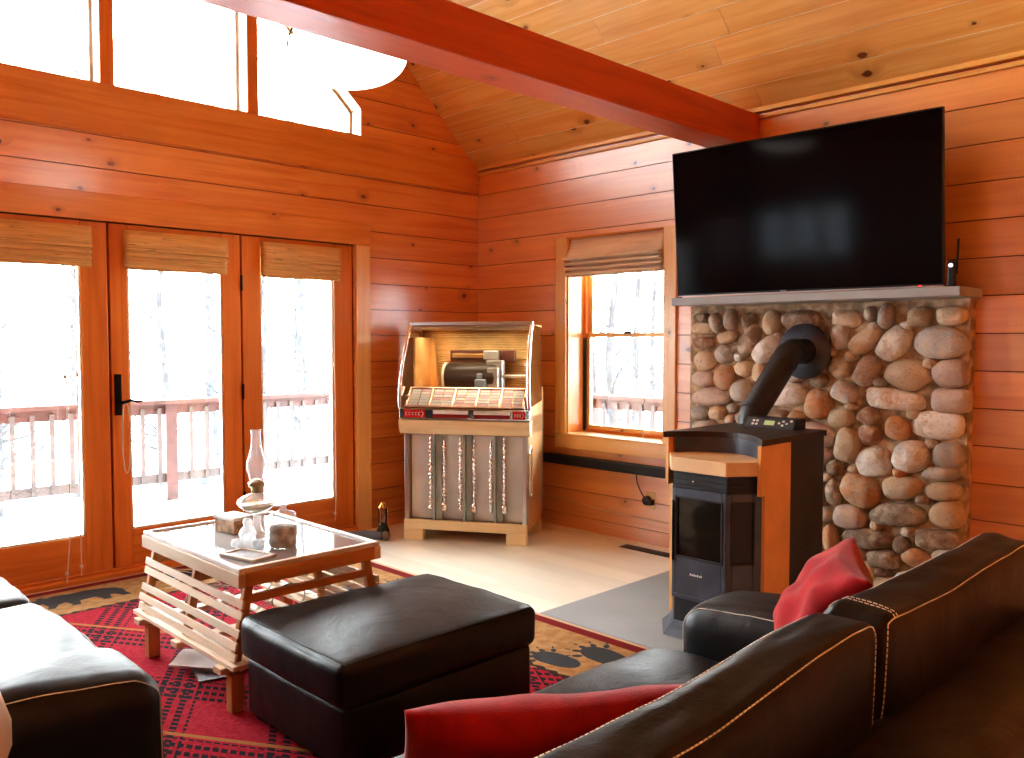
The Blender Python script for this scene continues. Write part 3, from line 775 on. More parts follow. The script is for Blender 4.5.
# ------------------------------------------------------------------ upholstery
def rbox(n, half, rad, puff=(0, 0, 0), warp=None, wr=.0, seed=0, dense=True):
    """grid over a rounded, puffed box; returns (surface function, verts, faces)"""
    hx, hy, hz = half
    def surf(p):
        q = Vector((p[0] * hx, p[1] * hy, p[2] * hz))
        c = Vector((max(-hx + rad, min(hx - rad, q.x)), max(-hy + rad, min(hy - rad, q.y)), max(-hz + rad, min(hz - rad, q.z))))
        d = q - c
        if d.length > 1e-9: q = c + d.normalized() * rad * (1 if d.length > 1e-9 else 0)
        bx, by, bz = 1 - min(1, abs(p[0])) ** 2.6, 1 - min(1, abs(p[1])) ** 2.6, 1 - min(1, abs(p[2])) ** 2.6
        q.z += math.copysign(puff[2] * bx * by, p[2]) * abs(p[2]) ** 3
        q.y += math.copysign(puff[1] * bx * bz, p[1]) * abs(p[1]) ** 3
        q.x += math.copysign(puff[0] * by * bz, p[0]) * abs(p[0]) ** 3
        if wr:
            s = Vector((q.x * 3.2 + seed, q.y * 4.5, q.z * 4.5))
            w = noise.noise(s) * wr + noise.noise(s * 2.7 + Vector((3, 1, 2))) * wr * .45
            q += Vector((p[0] ** 3 * .4, p[1] ** 3, p[2] ** 3)) * w
        return warp(q) if warp else q
    # parameter nodes denser near the edges
    def nodes(h):
        m = n; e = rad / h
        arr = [-1 + e * (1 - math.cos(i / 4 * PI / 2)) for i in range(4)]
        mid = [(-1 + e) + (2 - 2 * e) * i / m for i in range(m + 1)]
        return arr + mid + [-a for a in reversed(arr)]
    nx, ny, nz = nodes(hx), nodes(hy), nodes(hz)
    vs = []; fs = []
    def face(fn, A, B):
        b = len(vs)
        for a in A:
            for c in B: vs.append(surf(fn(a, c)))
        for i in range(len(A) - 1):
            for j in range(len(B) - 1):
                fs.append((b + i * len(B) + j, b + (i + 1) * len(B) + j, b + (i + 1) * len(B) + j + 1, b + i * len(B) + j + 1))
    face(lambda a, c: (a, c, 1), nx, ny); face(lambda a, c: (c, a, -1), ny, nx)
    face(lambda a, c: (c, 1, a), nz, nx); face(lambda a, c: (a, -1, c), nx, nz)
    face(lambda a, c: (1, a, c), ny, nz); face(lambda a, c: (-1, c, a), nz, ny)
    return surf, vs, fs
def pad(name, parent, M, half, rad, mat=None, n=12, **kw):
    surf, vs, fs = rbox(n, half, rad, **kw)
    mb = MB(); mb.add(vs, fs, 0, M, .5, True)
    o = mb.build(name, mat or LEATHER, parent, weld=True)
    return o, (lambda p: M @ surf(p)), M
def stitches(mb, f, path, n=60, r=.0014, dash=True, lift=.0012, c=None):
    """path: list of cube-parameter points; the thread runs over the surface f"""
    P = []
    for a, b in zip(path[:-1], path[1:]):
        for i in range(n): P.append(f([a[k] + (b[k] - a[k]) * i / n for k in range(3)]))
    P.append(f(path[-1]))
    c = c if c is not None else sum((f(q) for q in ((1, 0, 0), (-1, 0, 0), (0, 1, 0), (0, -1, 0), (0, 0, 1), (0, 0, -1))), Vector()) / 6
    P = [p + (p - c).normalized() * lift for p in P]
    # resample to even dashes
    L = [0]
    for i in range(1, len(P)): L.append(L[-1] + (P[i] - P[i - 1]).length)
    def atd(d):
        lo = 0
        for i in range(1, len(L)):
            if L[i] >= d: 
                t = (d - L[i - 1]) / max(1e-9, L[i] - L[i - 1]); return P[i - 1].lerp(P[i], t)
        return P[-1]
    if not dash: mb.tube(P, r, 5, caps=False); return
    d = 0; step = .0105
    while d + .008 < L[-1]:
        mb.tube([atd(d), atd(d + .0075)], r, 5, caps=True, smooth=True); d += step

def sofa(name, label, cat, loc, rz, L, D, seats, zarm, ztops, xb=None, aw=.32):
    """local frame: x along the length, y from back (0) to front (D)"""
    T = Matrix.Translation(loc) @ Matrix.Rotation(rz, 4, 'Z')
    root = thing(name, label, cat, loc, rz)
    st = MB()
    mb = MB()
    pad('base_frame', root, T @ Matrix.Translation((L / 2, D * .52, .165)), (L / 2 - .03, D * .42, .125), .03, LEATHER, n=4)
    for fx in (.1, L - .1):
        for fy in (.12, D - .14):
            m_ = MB(); m_.box(fx - .03, fx + .03, fy - .03, fy + .03, .0112, .06, M=T); m_.build('foot', DARKFOOT, root)
    def wback(q):
        # outer back: narrow at the top, leaning back a touch
        return Vector((q.x, q.y - .03 * (q.z + .33), q.z))
    pad('back_frame', root, T @ Matrix.Translation((L / 2, .13, .375)), (L / 2 - .01, .115, .335), .055, LEATHERB, n=14, warp=wback, wr=.006, seed=4)
    sw = (L - 2 * aw) / seats
    for i in range(seats):
        cx = aw + sw * (i + .5)
        o, f, M = pad('seat_cushion', root, T @ Matrix.Translation((cx, D * .60, .370)), (sw / 2 - .004, D * .40, .100), .055, puff=(0, 0, .032), wr=.010, seed=i * 7 + 1)
        m2 = MB(); stitches(m2, f, [(-1, .93, .8), (-.96, .96, .92), (.96, .96, .92), (1, .93, .8)], 24, dash=False, r=.0016); m2.build('stitching', STITCH, o)
    for k, (ax0, ax1) in enumerate(((0, aw), (L - aw, L))):
        def warm(q, k=k):
            # top falls gently to the back, front nose rounded forward
            t = (q.y / (D * .46))
            return Vector((q.x, q.y, q.z + (.012 - .03 * t * t if q.z > 0 else 0)))
        o, f, M = pad('arm', root, T @ Matrix.Translation(((ax0 + ax1) / 2, D * .485, (zarm + .04) / 2)), (aw / 2, D * .445, (zarm - .04) / 2), .070, puff=(.008, .012, .016), warp=warm, wr=.007, seed=k * 11 + 3, n=16)
        for sx in (-1, 1):
            m2 = MB(); stitches(m2, f, [(sx * .86, -.9, 1), (sx * .86, .86, 1), (sx * .86, 1, .86), (sx * .86, 1, -.9)], 40, dash=False, r=.0014)
            m2.build('stitching', STITCH, o)
    bx = xb or [(aw, aw + sw), (aw + sw, aw + 2 * sw)]
    for i, (b0, b1) in enumerate(bx):
        zt = ztops[i]; zb = .44; hz = (zt - zb) / 2; hx = (b1 - b0) / 2; yb, yt = .36, .238
        def wc(q, hz=hz, i=i, yt=yt, yb=yb, hx=hx):
            t = (q.z + hz) / (2 * hz)                       # 0 at the seat, 1 at the crest
            th = 1.0 * (1 - t) + .46 * t                    # thinner at the crest
            bulge = math.sin(max(0, min(1, t)) * PI) * .018
            y = q.y * th + (yb * (1 - t) + yt * t) + bulge * (-1 if q.y < 0 else 1)
            # a soft sag in the crest line
            sag = (-.010 * math.cos(q.x / hx * PI * .5) + (.016 if i == 0 else -.004) * q.x / hx) * max(0, t) ** 3
            return Vector((q.x, y, q.z + sag))
        o, f, M = pad('back_cushion', root, T @ Matrix.Translation(((b0 + b1) / 2, 0, (zt + zb) / 2)), (hx - .004, .125, hz), .036, puff=(.010, .010, .010), warp=wc, wr=.014, seed=i * 5 + 20, n=22)
        m2 = MB()
        for sy in (-.93, .93):
            stitches(m2, f, [(-.985, sy, .97), (-.90, sy, 1.0), (.90, sy, 1.0), (.985, sy, .97)], 50)
        for sx in ((-.90, -.87) if i else (-.93,)) + ((.93,) if i == 0 else ()):
            if i: stitches(m2, f, [(sx, -.93, 1), (sx, .93, 1)], 30)
        for sx in (-1, 1):
            stitches(m2, f, [(sx * .985, -.93, .97), (sx * .985, -.93, -.9)], 30)
        m2.build('stitching', STITCH, o)
    return root
sofa('leather_sofa', 'black leather two-seat sofa seen from behind with pale stitching, facing the windows', 'sofa', (.50, .40, 0), 0, 1.92, 1.11, 2, .605, (.890, .888), xb=[(.10, .975), (1.0, 1.91)])
sofa('leather_loveseat', 'black leather loveseat at left edge, its seat shining with window light', 'sofa', (-.22, 4.58, 0), -PI / 2, 2.60, 1.11, 2, .605, (.86, .86))

# ottoman
root = thing('storage_ottoman', 'large black leather storage ottoman between coffee table and sofa', 'ottoman', (1.855, 2.55, 0))
oc = Vector((1.85, 2.508, 0))
pad('body', root, Matrix.Translation(oc + Vector((0, 0, .135))), (.415, .318, .105), .022, puff=(.006, .006, 0), wr=.004, n=8)
o, f, M = pad('lid', root, Matrix.Translation(oc + Vector((0, 0, .310))), (.435, .335, .075), .034, puff=(.008, .008, .022), wr=.007, seed=9, n=14)
m2 = MB(); q = .95
stitches(m2, f, [(-q, -q, .96), (q, -q, .96), (q, q, .96), (-q, q, .96), (-q, -q, .96)], 40, dash=False, r=.0016)
m2.build('piping', plain('black_piping', (.03, .026, .022), .5), o)
for sx in (-1, 1):
    for sy in (-1, 1):
        m_ = MB(); m_.cbox((oc.x + sx * .36, oc.y + sy * .26, .0222), (.06, .06, .022)); m_.build('foot', DARKFOOT, root)

# red pillows
def pillow(label, M, half=(.24, .24), th=.075, seed=0):
    n = 26; vs = []; fs = []
    for side in (1, -1):
        b = len(vs)
        for i in range(n + 1):
            for j in range(n + 1):
                x = -1 + 2 * i / n; y = -1 + 2 * j / n
                e = (max(0, 1 - x * x) * max(0, 1 - y * y)) ** .38
                pin = 1 - .09 * (1 - abs(y) ** 2) * abs(x) ** 2, 1 - .09 * (1 - abs(x) ** 2) * abs(y) ** 2
                z = side * (th * e + .006) * (1 + .35 * noise.noise(Vector((x * 1.6 + seed, y * 1.6, side))))
                z += .012 * noise.noise(Vector((x * 3 + seed, y * 3, side * 4))) * e
                vs.append((x * half[0] * pin[0], y * half[1] * pin[1], z))
        for i in range(n):
            for j in range(n):
                q = (b + i * (n + 1) + j, b + (i + 1) * (n + 1) + j, b + (i + 1) * (n + 1) + j + 1, b + i * (n + 1) + j + 1)
                fs.append(q if side == 1 else tuple(reversed(q)))
    N = (n + 1) ** 2
    def rim(seq):
        for a, c in zip(seq[:-1], seq[1:]): fs.append((a, c, c + N, a + N))
    rim([i * (n + 1) for i in range(n + 1)][::-1]); rim([i * (n + 1) + n for i in range(n + 1)])
    rim([j for j in range(n + 1)]); rim([n * (n + 1) + j for j in range(n + 1)][::-1])
    mb = MB(); mb.add(vs, fs, 0, M, .5, True)
    o = mb.build('throw_pillow', RED, weld=True)
    p = M @ Vector((0, 0, 0)); tag(rebase(o, (p.x, p.y, p.z - half[1])), label, 'pillow')
    return o
def pm(loc, yaw, lean, roll=0):
    # pillow local: x along, y up its face, z its thickness
    return Matrix.Translation(loc) @ Matrix.Rotation(R_(yaw), 4, 'Z') @ Matrix.Rotation(R_(90 + lean), 4, 'X') @ Matrix.Rotation(R_(roll), 4, 'Z')
pillow('red chenille throw pillow leaning behind the left back cushion of the sofa', pm((1.06, 1.00, .605), -22, 22, -6), (.29, .19), .07, 2)
pillow('red chenille throw pillow propped upright in the far right corner of the sofa', pm((2.135, 1.00, .672), 33, 33, 6), (.18, .172), .075, 8)

# ------------------------------------------------------------------ lobster-trap coffee table
TX0, TX1, TY0, TY1 = 1.44, 2.075, 2.885, 3.79
tb = thing('coffee_table', 'lobster trap coffee table of pale wooden laths with a glass top', 'table', ((TX0 + TX1) / 2, (TY0 + TY1) / 2, .010))
zt = .525
mb = MB()
for x in (TX0, TX1 - .03): mb = MB(); mb.box(x, x + .03, TY0, TY1, zt - .055, zt - .002); mb.build('side_apron', LATH, tb, bevel=.003)
for y in (TY0, TY1 - .03): mb = MB(); mb.box(TX0 + .03, TX1 - .03, y, y + .03, zt - .055, zt - .002); mb.build('end_apron', LATHD, tb, bevel=.003)
mb = MB(); mb.box(TX0 + .012, TX1 - .012, TY0 + .012, TY1 - .012, zt, zt + .008); g = mb.build('glass_top', TABLEG, tb, bevel=.002)
mb = MB()
for (a, b, c, d) in ((TX0 + .004, TX0 + .03, TY0 + .004, TY1 - .004), (TX1 - .03, TX1 - .004, TY0 + .004, TY1 - .004), (TX0 + .03, TX1 - .03, TY0 + .004, TY0 + .03), (TX0 + .03, TX1 - .03, TY1 - .03, TY1 - .004)):
    mb.box(a, b, c, d, zt - .002, zt + .017)
mb.build('glass_edging', PAPERW, tb, bevel=.004)
# low platform
mb = MB()
BX0, BX1, BY0, BY1 = TX0 - .035, TX1 + .035, TY0 - .02, TY1 + .02
zb0, zb1 = .150, .175
for x in (BX0, BX1 - .055): mb.box(x, x + .055, BY0, BY1, zb1, zb1 + .018)
for y in (BY0 + .06, (BY0 + BY1) / 2 - .03, BY1 - .12): mb.box(BX0 - .02, BX1 + .02, y, y + .06, zb0, zb1)
y = BX0 + .075
while y < BX1 - .10: mb.box(y, y + .038, BY0, BY1, zb1, zb1 + .012); y += .105
mb.build('trap_floor', LATH, tb, bevel=.002)
for x in (BX0 + .005, BX1 - .055):
    for y in (BY0 + .025, BY1 - .155):
        m_ = MB(); m_.box(x, x + .05, y, y + .045, .0112, zb0, u=2); m_.build('leg', LATHD, tb, bevel=.003)
# leaning posts and their cross bars
def lean_post(x0, x1, y, w=.034, d=.026):
    m_ = MB(); z0, z1 = zb1 + .01, zt - .055
    vs = [(x0 - w / 2, y - d / 2, z0), (x0 + w / 2, y - d / 2, z0), (x0 + w / 2, y + d / 2, z0), (x0 - w / 2, y + d / 2, z0), (x1 - w / 2, y - d / 2, z1), (x1 + w / 2, y - d / 2, z1), (x1 + w / 2, y + d / 2, z1), (x1 - w / 2, y + d / 2, z1)]
    m_.add(vs, [(0, 3, 2, 1), (4, 5, 6, 7), (0, 1, 5, 4), (1, 2, 6, 5), (2, 3, 7, 6), (3, 0, 4, 7)], u=2)
    m_.build('post', LATHD, tb, bevel=.002)
for y in (TY0 + .035, (TY0 + TY1) / 2, TY1 - .035):
    lean_post(BX0 + .035, TX0 + .055, y); lean_post(BX1 - .035, TX1 - .055, y)
for y in (TY0 + .035, (TY0 + TY1) / 2, TY1 - .035):
    mb = MB(); mb.box(TX0 + .04, TX1 - .04, y - .012, y + .012, .400, .430); mb.build('cross_bar', LATHD, tb, bevel=.002)
for s in (-1, 1):
    for i in range(5):
        z = zb1 + .035 + i * .048; t = (z - zb1) / (zt - .055 - zb1)
        x = (BX0 + .012) * (1 - t) + (TX0 + .032) * t if s < 0 else (BX1 - .012) * (1 - t) + (TX1 - .032) * t
        m_ = MB(); jx = random.uniform(-.003, .003)
        m_.box(-.005, .005, TY0 + .0, TY1 - .0, -.0145, .0145, u=1, M=Matrix.Translation((x + jx, 0, z)) @ Matrix.Rotation(.22 * s * -1, 4, 'Y') @ Matrix.Rotation(random.uniform(-.006, .006), 4, 'X'))
        m_.build('lath', LATH, tb, bevel=.0015)
for yy in (TY0 + .04, TY1 - .04, (TY0 + TY1) / 2):
    mb = MB()
    hub = Vector(((TX0 + TX1) / 2, yy + (.16 if yy < 3.2 else (-.16 if yy > 3.5 else .02)), .33))
    ring = []
    for k in range(14):
        t = 2 * PI * k / 14; ring.append(hub + Vector((.075 * math.cos(t), 0, .055 * math.sin(t))))
    mb.tube(ring + ring[:1], .003, 5, caps=False)
    for k in range(14):
        t = 2 * PI * k / 14
        e = Vector(((TX0 + TX1) / 2 + .26 * math.cos(t), yy, .32 + .10 * math.sin(t)))
        mb.tube([ring[k], e], .0014, 4, caps=False); mb.tube([ring[(k + 1) % 14], e], .0014, 4, caps=False)
    mb.build('twine_netting', TWINE, tb)

# things on the table
zq = zt + .0085
def at_(x, y, z=zq): return Matrix.Translation((x, y, z))
lp = thing('oil_lamp', 'clear glass oil lamp with tall chimney standing on the coffee table', 'oil lamp', (1.735, 3.30, zq))
M = at_(1.735, 3.30)
mb = MB(); mb.lathe([(0, 0), (.062, 0), (.064, .008), (.05, .02), (.03, .035), (.018, .055), (.014, .08), (.017, .10), (.012, .115)], 28, M=M); mb.build('foot', THIN, lp)
mb = MB(); mb.lathe([(.012, .115), (.04, .122), (.07, .14), (.082, .16), (.078, .175), (.055, .19), (.024, .20), (.020, .205)], 28, M=M); mb.build('font', THIN, lp)
mb = MB(); mb.lathe([(0, .122), (.036, .126), (.064, .142), (.074, .155), (0, .156)], 28, M=M); mb.build('lamp_oil', plain('lamp_oil', (.80, .66, .36), .1), lp)
mb = MB(); mb.lathe([(.020, .203), (.024, .205), (.024, .225), (.034, .232), (.036, .245), (.028, .25), (.010, .262), (0, .262)], 20, M=M)
mb.tube([M @ Vector((.03, 0, .236)), M @ Vector((.06, 0, .236))], .002, 6); mb.lathe([(0, 0), (.009, 0), (.009, .003), (0, .003)], 12, M=M @ Matrix.Translation((.06, 0, .236)) @ Matrix.Rotation(PI / 2, 4, 'Y')); mb.build('burner', plain('burner_brass', (.42, .34, .22), .3, .9), lp)
mb = MB(); mb.lathe([(.028, .246), (.027, .262), (.034, .285), (.041, .310), (.040, .335), (.030, .365), (.022, .40), (.019, .44), (.021, .462), (.0235, .47)], 28, M=M); mb.build('chimney', THIN, lp)
jr = thing('glass_jar', 'clear lidded glass jar holding sand and shells on the coffee table', 'jar', (1.755, 3.12, zq)); M = at_(1.755, 3.12)
mb = MB(); mb.lathe([(0, .002), (.056, .002), (.060, .01), (.060, .115), (.050, .125), (.050, .130)], 28, M=M); mb.build('body', THIN, jr)
mb = MB(); mb.lathe([(0, .004), (.052, .004), (.056, .012), (.056, .050), (.056, .085), (.03, .092), (0, .088)], 24, M=M); mb.build('sand', plain('sand_and_shells', (.50, .48, .42), .9, bump=.6, bscale=90, var=.25, vscale=26), jr)
mb = MB(); mb.lathe([(.052, .130), (.054, .134), (.05, .14), (.02, .15), (.012, .154), (.016, .165), (.012, .174), (0, .176)], 24, M=M); mb.build('lid', THIN, jr)
bx = thing('trinket_box', 'small wood and cream box with pale lid at far side of table', 'box', (1.745, 3.53, zq)); M = at_(1.745, 3.53) @ Matrix.Rotation(R_(8), 4, 'Z')
mb = MB(); mb.box(-.05, .05, -.072, .072, .0, .058, M=M); mb.build('body', plain('box_wood', (.42, .26, .14), .5, var=.3, vscale=20), bx, bevel=.004)
mb = MB(); mb.box(-.054, .054, -.076, .076, .058, .074, M=M); mb.build('lid', PAPERW, bx, bevel=.005)
fg = MB(); M = at_(1.640, 3.20)
pr = [(0, 0), (.045, 0), (.05, .012), (.038, .03), (.03, .045), (.036, .06), (.026, .08), (.015, .09), (.02, .105), (.014, .12), (0, .124)]
fg.lathe(pr, 20, M=M); fg.lathe([(0, -.02), (.022, -.012), (.026, 0), (.02, .014), (0, .02)], 14, M=M @ Matrix.Translation((-.035, .02, .022))); fg.lathe([(0, -.02), (.02, -.01), (.022, 0), (.018, .014), (0, .018)], 14, M=M @ Matrix.Translation((.02, -.04, .02)))
o = fg.build('glass_figurine', milky_glass('frosted_white_glass', (.95, .96, .97), .10, .35, .1)); tag(rebase(o, M @ Vector((0, 0, 0))), 'rounded white glass figurine in front of the oil lamp', 'figurine')
cd = thing('photo_frame', 'small flat pale frame lying on the glass tabletop', 'frame', (1.575, 3.075, zq)); M = at_(1.575, 3.075) @ Matrix.Rotation(R_(12), 4, 'Z')
mb = MB(); frame_w = .018
for (a, b, c, d) in ((-.06, -.042, -.1, .1), (.042, .06, -.1, .1), (-.042, .042, -.1, -.082), (-.042, .042, .082, .1)): mb.box(a, b, c, d, 0, .012, M=M)
mb.build('border', plain('pale_frame', (.62, .56, .48), .4), cd, bevel=.002)
mb = MB(); mb.box(-.042, .042, -.082, .082, .001, .007, M=M); mb.build('picture', PAPERG, cd)
# magazines
def mag(label, x, y, z, rz, mat, w=.21, l=.275, t=.006, curl=0.02, grp=None):
    mb = MB(); n = 8; vs = []; fs = []
    M = Matrix.Translation((x, y, z)) @ Matrix.Rotation(R_(rz), 4, 'Z')
    for i in range(n + 1):
        u = i / n; h = curl * math.sin(u * PI * .9) * u
        for yy in (-l / 2, l / 2):
            vs += [(-w / 2 + w * u, yy, h), (-w / 2 + w * u, yy, h + t)]
    for i in range(n):
        a = i * 4; b = a + 4
        fs += [(a, b, b + 2, a + 2), (a + 1, a + 3, b + 3, b + 1), (a, a + 1, b + 1, b), (a + 2, b + 2, b + 3, a + 3)]
    fs += [(0, 2, 3, 1), (n * 4, n * 4 + 1, n * 4 + 3, n * 4 + 2)]
    mb.add(vs, fs, 0, M, .5, False)
    o = mb.build('magazine', mat); tag(rebase(o, (x, y, z)), label, 'magazine', grp)
mag('open white magazine lying on the rug beneath the coffee table', 1.53, 3.42, .0315, 35, PAPERW, curl=.04, w=.15, l=.20)
mag('grey-covered magazine on the rug under the table, half beneath the white one', 1.56, 3.34, .0115, -15, PAPERG, curl=.0, w=.17, l=.23)
mag('magazine lying on top of the grey one under the coffee table', 1.60, 3.32, .0185, 20, PAPERW, curl=.010, w=.14, l=.2)
for i in range(3): mag(['bottom magazine of the pile under the table by the ottoman', 'middle magazine of the pile under the table by the ottoman', 'top magazine of the pile under the table by the ottoman'][i], 1.80, 3.06, .0115 + i * .0138, 10 + i * 9, (PAPERG, PAPERW, plain('magazine_green', (.12, .16, .12), .4))[i], t=.013, curl=0, grp='magazines piled under the table')
# remote-like dark object in the trap
mb = MB(); mb.tube([(1.47, 3.40, .24), (1.50, 3.46, .27), (1.54, 3.53, .30)], [.012, .018, .008], 8)
o = mb.build('carved_bird', plain('dark_wood', (.05, .03, .02), .5)); tag(rebase(o, (1.5, 3.46, .23)), 'small dark carved object tucked inside the lath table', 'ornament')
mb = MB(); mb.box(1.485, 1.53, 3.38, 3.44, .208, .228, M=None); 

# ------------------------------------------------------------------ pellet stove
YC = 2.125
def Y(s): return YC + s
sv = thing('pellet_stove', 'charcoal pellet stove with tan side panels standing on the slate hearth', 'stove', (3.65, YC, .012))
mb = MB()
mb.prism([(3.30, Y(.14)), (3.43, Y(.235)), (3.98, Y(.235)), (3.98, Y(-.235)), (3.43, Y(-.235)), (3.30, Y(-.14))], 2, .05, .775); mb.prism([(3.60, Y(.235)), (3.98, Y(.235)), (3.98, Y(-.235)), (3.60, Y(-.235))], 2, .77, .914)
mb.build('cabinet', BLACKM, sv, bevel=.004)
def lev(poly0, z0, poly1, z1, name, mat, bevel=0):
    m_ = MB(); n = len(poly0); vs = [(p[0], p[1], z0) for p in poly0] + [(p[0], p[1], z1) for p in poly1]
    fs = [tuple(range(n))[::-1], tuple(range(n, 2 * n))] + [(i, (i + 1) % n, (i + 1) % n + n, i + n) for i in range(n)]
    m_.add(vs, fs, 0); return m_.build(name, mat, sv, bevel=bevel)
def hexp(fx, hw, mx, ow, bx_=3.99, bw=None):
    bw = bw or ow
    return [(fx, Y(-hw)), (mx, Y(-ow)), (bx_, Y(-bw)), (bx_, Y(bw)), (mx, Y(ow)), (fx, Y(hw))][::-1]
lev(hexp(3.235, .155, 3.41, .285), .013, hexp(3.265, .145, 3.43, .255), .045, 'base_plinth', STOVEG, .003)
lev(hexp(3.265, .145, 3.43, .255), .045, hexp(3.325, .125, 3.44, .225), .095, 'base_flare', STOVEG, .003)
# lower drawer below the door
lev(hexp(3.315, .13, 3.44, .232, 3.5), .095, hexp(3.315, .13, 3.44, .232, 3.5), .185, 'ash_drawer', STOVEG, .004)
lev(hexp(3.285, .142, 3.425, .238, 3.5), .185, hexp(3.285, .142, 3.425, .238, 3.5), .205, 'door_ledge', STOVEG, .003)
# door: flat centre with arched window, two angled wings with narrow windows
fx = 3.285
dr = MB()
def facet(mb_, p, q, z0, z1, thick=.018, m=0, win=None):
    """vertical panel between ground points p and q, with an optional window hole (s0,s1,za,zb)"""
    P = Vector((p[0], p[1], 0)); Q = Vector((q[0], q[1], 0)); d = (Q - P); L = d.length; d.normalize()
    n = Vector((d.y, -d.x, 0))
    if n.x > 0: n = -n
    Mx = Matrix(((d.x, n.x, 0, P.x), (d.y, n.y, 0, P.y), (0, 0, 1, 0), (0, 0, 0, 1)))
    if not win: mb_.box(0, L, -thick, 0, z0, z1, m=m, M=Mx); return Mx, L
    s0, s1, za, zb = win
    mb_.box(0, s0, -thick, 0, z0, z1, m=m, M=Mx); mb_.box(s1, L, -thick, 0, z0, z1, m=m, M=Mx)
    mb_.box(s0, s1, -thick, 0, z0, za, m=m, M=Mx); mb_.box(s0, s1, -thick, 0, zb, z1, m=m, M=Mx)
    return Mx, L
A_, B_ = (fx, Y(.142)), (fx, Y(-.142)); Wl, Wr = (3.43, Y(.240)), (3.43, Y(-.240))
Mc, Lc = facet(dr, A_, B_, .205, .700, win=(.024, .260, .385, .655))
Mr, Lr = facet(dr, B_, Wr, .205, .700, win=(.030, .130, .385, .655))
Ml, Ll = facet(dr, Wl, A_, .205, .700, win=(.040, .140, .385, .655))
dr = dr.build('door', STOVEG, sv, bevel=.003)
gl = MB()
for Mx, s0, s1 in ((Mc, .024, .260), (Mr, .03, .130), (Ml, .04, .140)):
    gl.box(s0, s1, -.014, -.010, .385, .655, M=Mx)
gl.build('fire_window', STOVEGL, dr)
m_ = MB()
for Mx, s0, s1 in ((Mc, .024, .260), (Mr, .03, .130)):
    w = .008
    for (a, b, c, d_) in ((s0 - w, s0, .377, .663), (s1, s1 + w, .377, .663), (s0, s1, .377, .385), (s0, s1, .655, .663)): m_.box(a, b, -.002, .004, c, d_, M=Mx)
m_.build('window_frame', BLACKM, dr, bevel=.002)
m_ = MB()
for k in range(7): m_.box(.10 + k * .0095, .10 + k * .0095 + .006, 0, .002, .302, .312 - (k % 2) * .003, M=Mc)
m_.build('maker_mark', WHITEP, dr)
m_ = MB(); m_.box(.004, .010, 0, .010, .36, .64, M=Mc); m_.build('door_handle_slot', BLACKM, dr, bevel=.003)
# louvre grille above the door
m_ = MB()
for (p, q) in ((A_, B_), (B_, Wr), (Wl, A_)):
    facet(m_, (p[0] + .03, p[1]), (q[0] + .03, q[1]), .700, .775, m=0)
    for k in range(3):
        P = Vector((p[0] + .0, p[1], 0)); 
        facet(m_, (p[0] + .006, p[1]), (q[0] + .006, q[1]), .706 + k * .024, .716 + k * .024, thick=.035)
m_.build('louvre_grille', BLACKM, sv, bevel=.001)
m_ = MB(); m_.lathe([(0, 0), (.006, .0), (.006, .006), (0, .008)], 12, M=Matrix.Translation((3.288, Y(.03), .735)) @ Matrix.Rotation(-PI / 2, 4, 'Y')); m_.build('latch_knob', CHROME, sv)
# warming shelf and tan side panels
lev([(3.275, Y(-.146)), (3.405, Y(-.243)), (3.60, Y(-.243)), (3.60, Y(.243)), (3.405, Y(.243)), (3.275, Y(.146))][::-1], .778, [(3.275, Y(-.146)), (3.405, Y(-.243)), (3.60, Y(-.243)), (3.60, Y(.243)), (3.405, Y(.243)), (3.275, Y(.146))][::-1], .842, 'warming_shelf', STOVESHELF, .004)
for s in (-1, 1):
    m_ = MB(); a, b = sorted((Y(s * .236), Y(s * .252)))
    m_.prism([(3.385, .915), (3.385, .690), (3.425, .690), (3.425, .06), (3.66, .06), (3.66, .915)], 1, a, b); m_.build('side_panel', STOVETILE, sv, bevel=.002)
    m_ = MB(); m_.box(3.66, 3.995, a, b, .06, .915)
    for k in range(22): 
        zz = .25 + k * .028
        for kk in range(2): m_.box(3.80 + kk * .06, 3.84 + kk * .06, (a if s < 0 else b) - .001, (a if s < 0 else b) + .001, zz, zz + .010)
    m_.build('rear_side_panel', BLACKM, sv, bevel=.0015)
# top slab with a concave front
def top_poly():
    P = [(3.375, Y(-.262))]
    for k in range(1, 16):
        t = k / 16; y = -.225 + .45 * t; P.append((3.42 + .15 * math.sin(t * PI) ** .8, Y(y)))
    P += [(3.375, Y(.262)), (4.005, Y(.262)), (4.005, Y(-.262))]
    return P[::-1]
m_ = MB(); m_.prism(top_poly(), 2, .915, .942); m_.build('top_plate', STOVETOP, sv, bevel=.004)
# curved apron under the slab
m_ = MB(); pp = []
for k in range(17):
    t = k / 16; pp.append((3.425 + .15 * math.sin(t * PI) ** .8, Y(-.225 + .45 * t)))
vs = [(x, y, .842) for x, y in pp] + [(x, y, .915) for x, y in pp]
m_.add(vs, [(i, i + 17, i + 18, i + 1) for i in range(16)], 0, None, .5, True); m_.build('curved_fascia', STOVEG, sv)
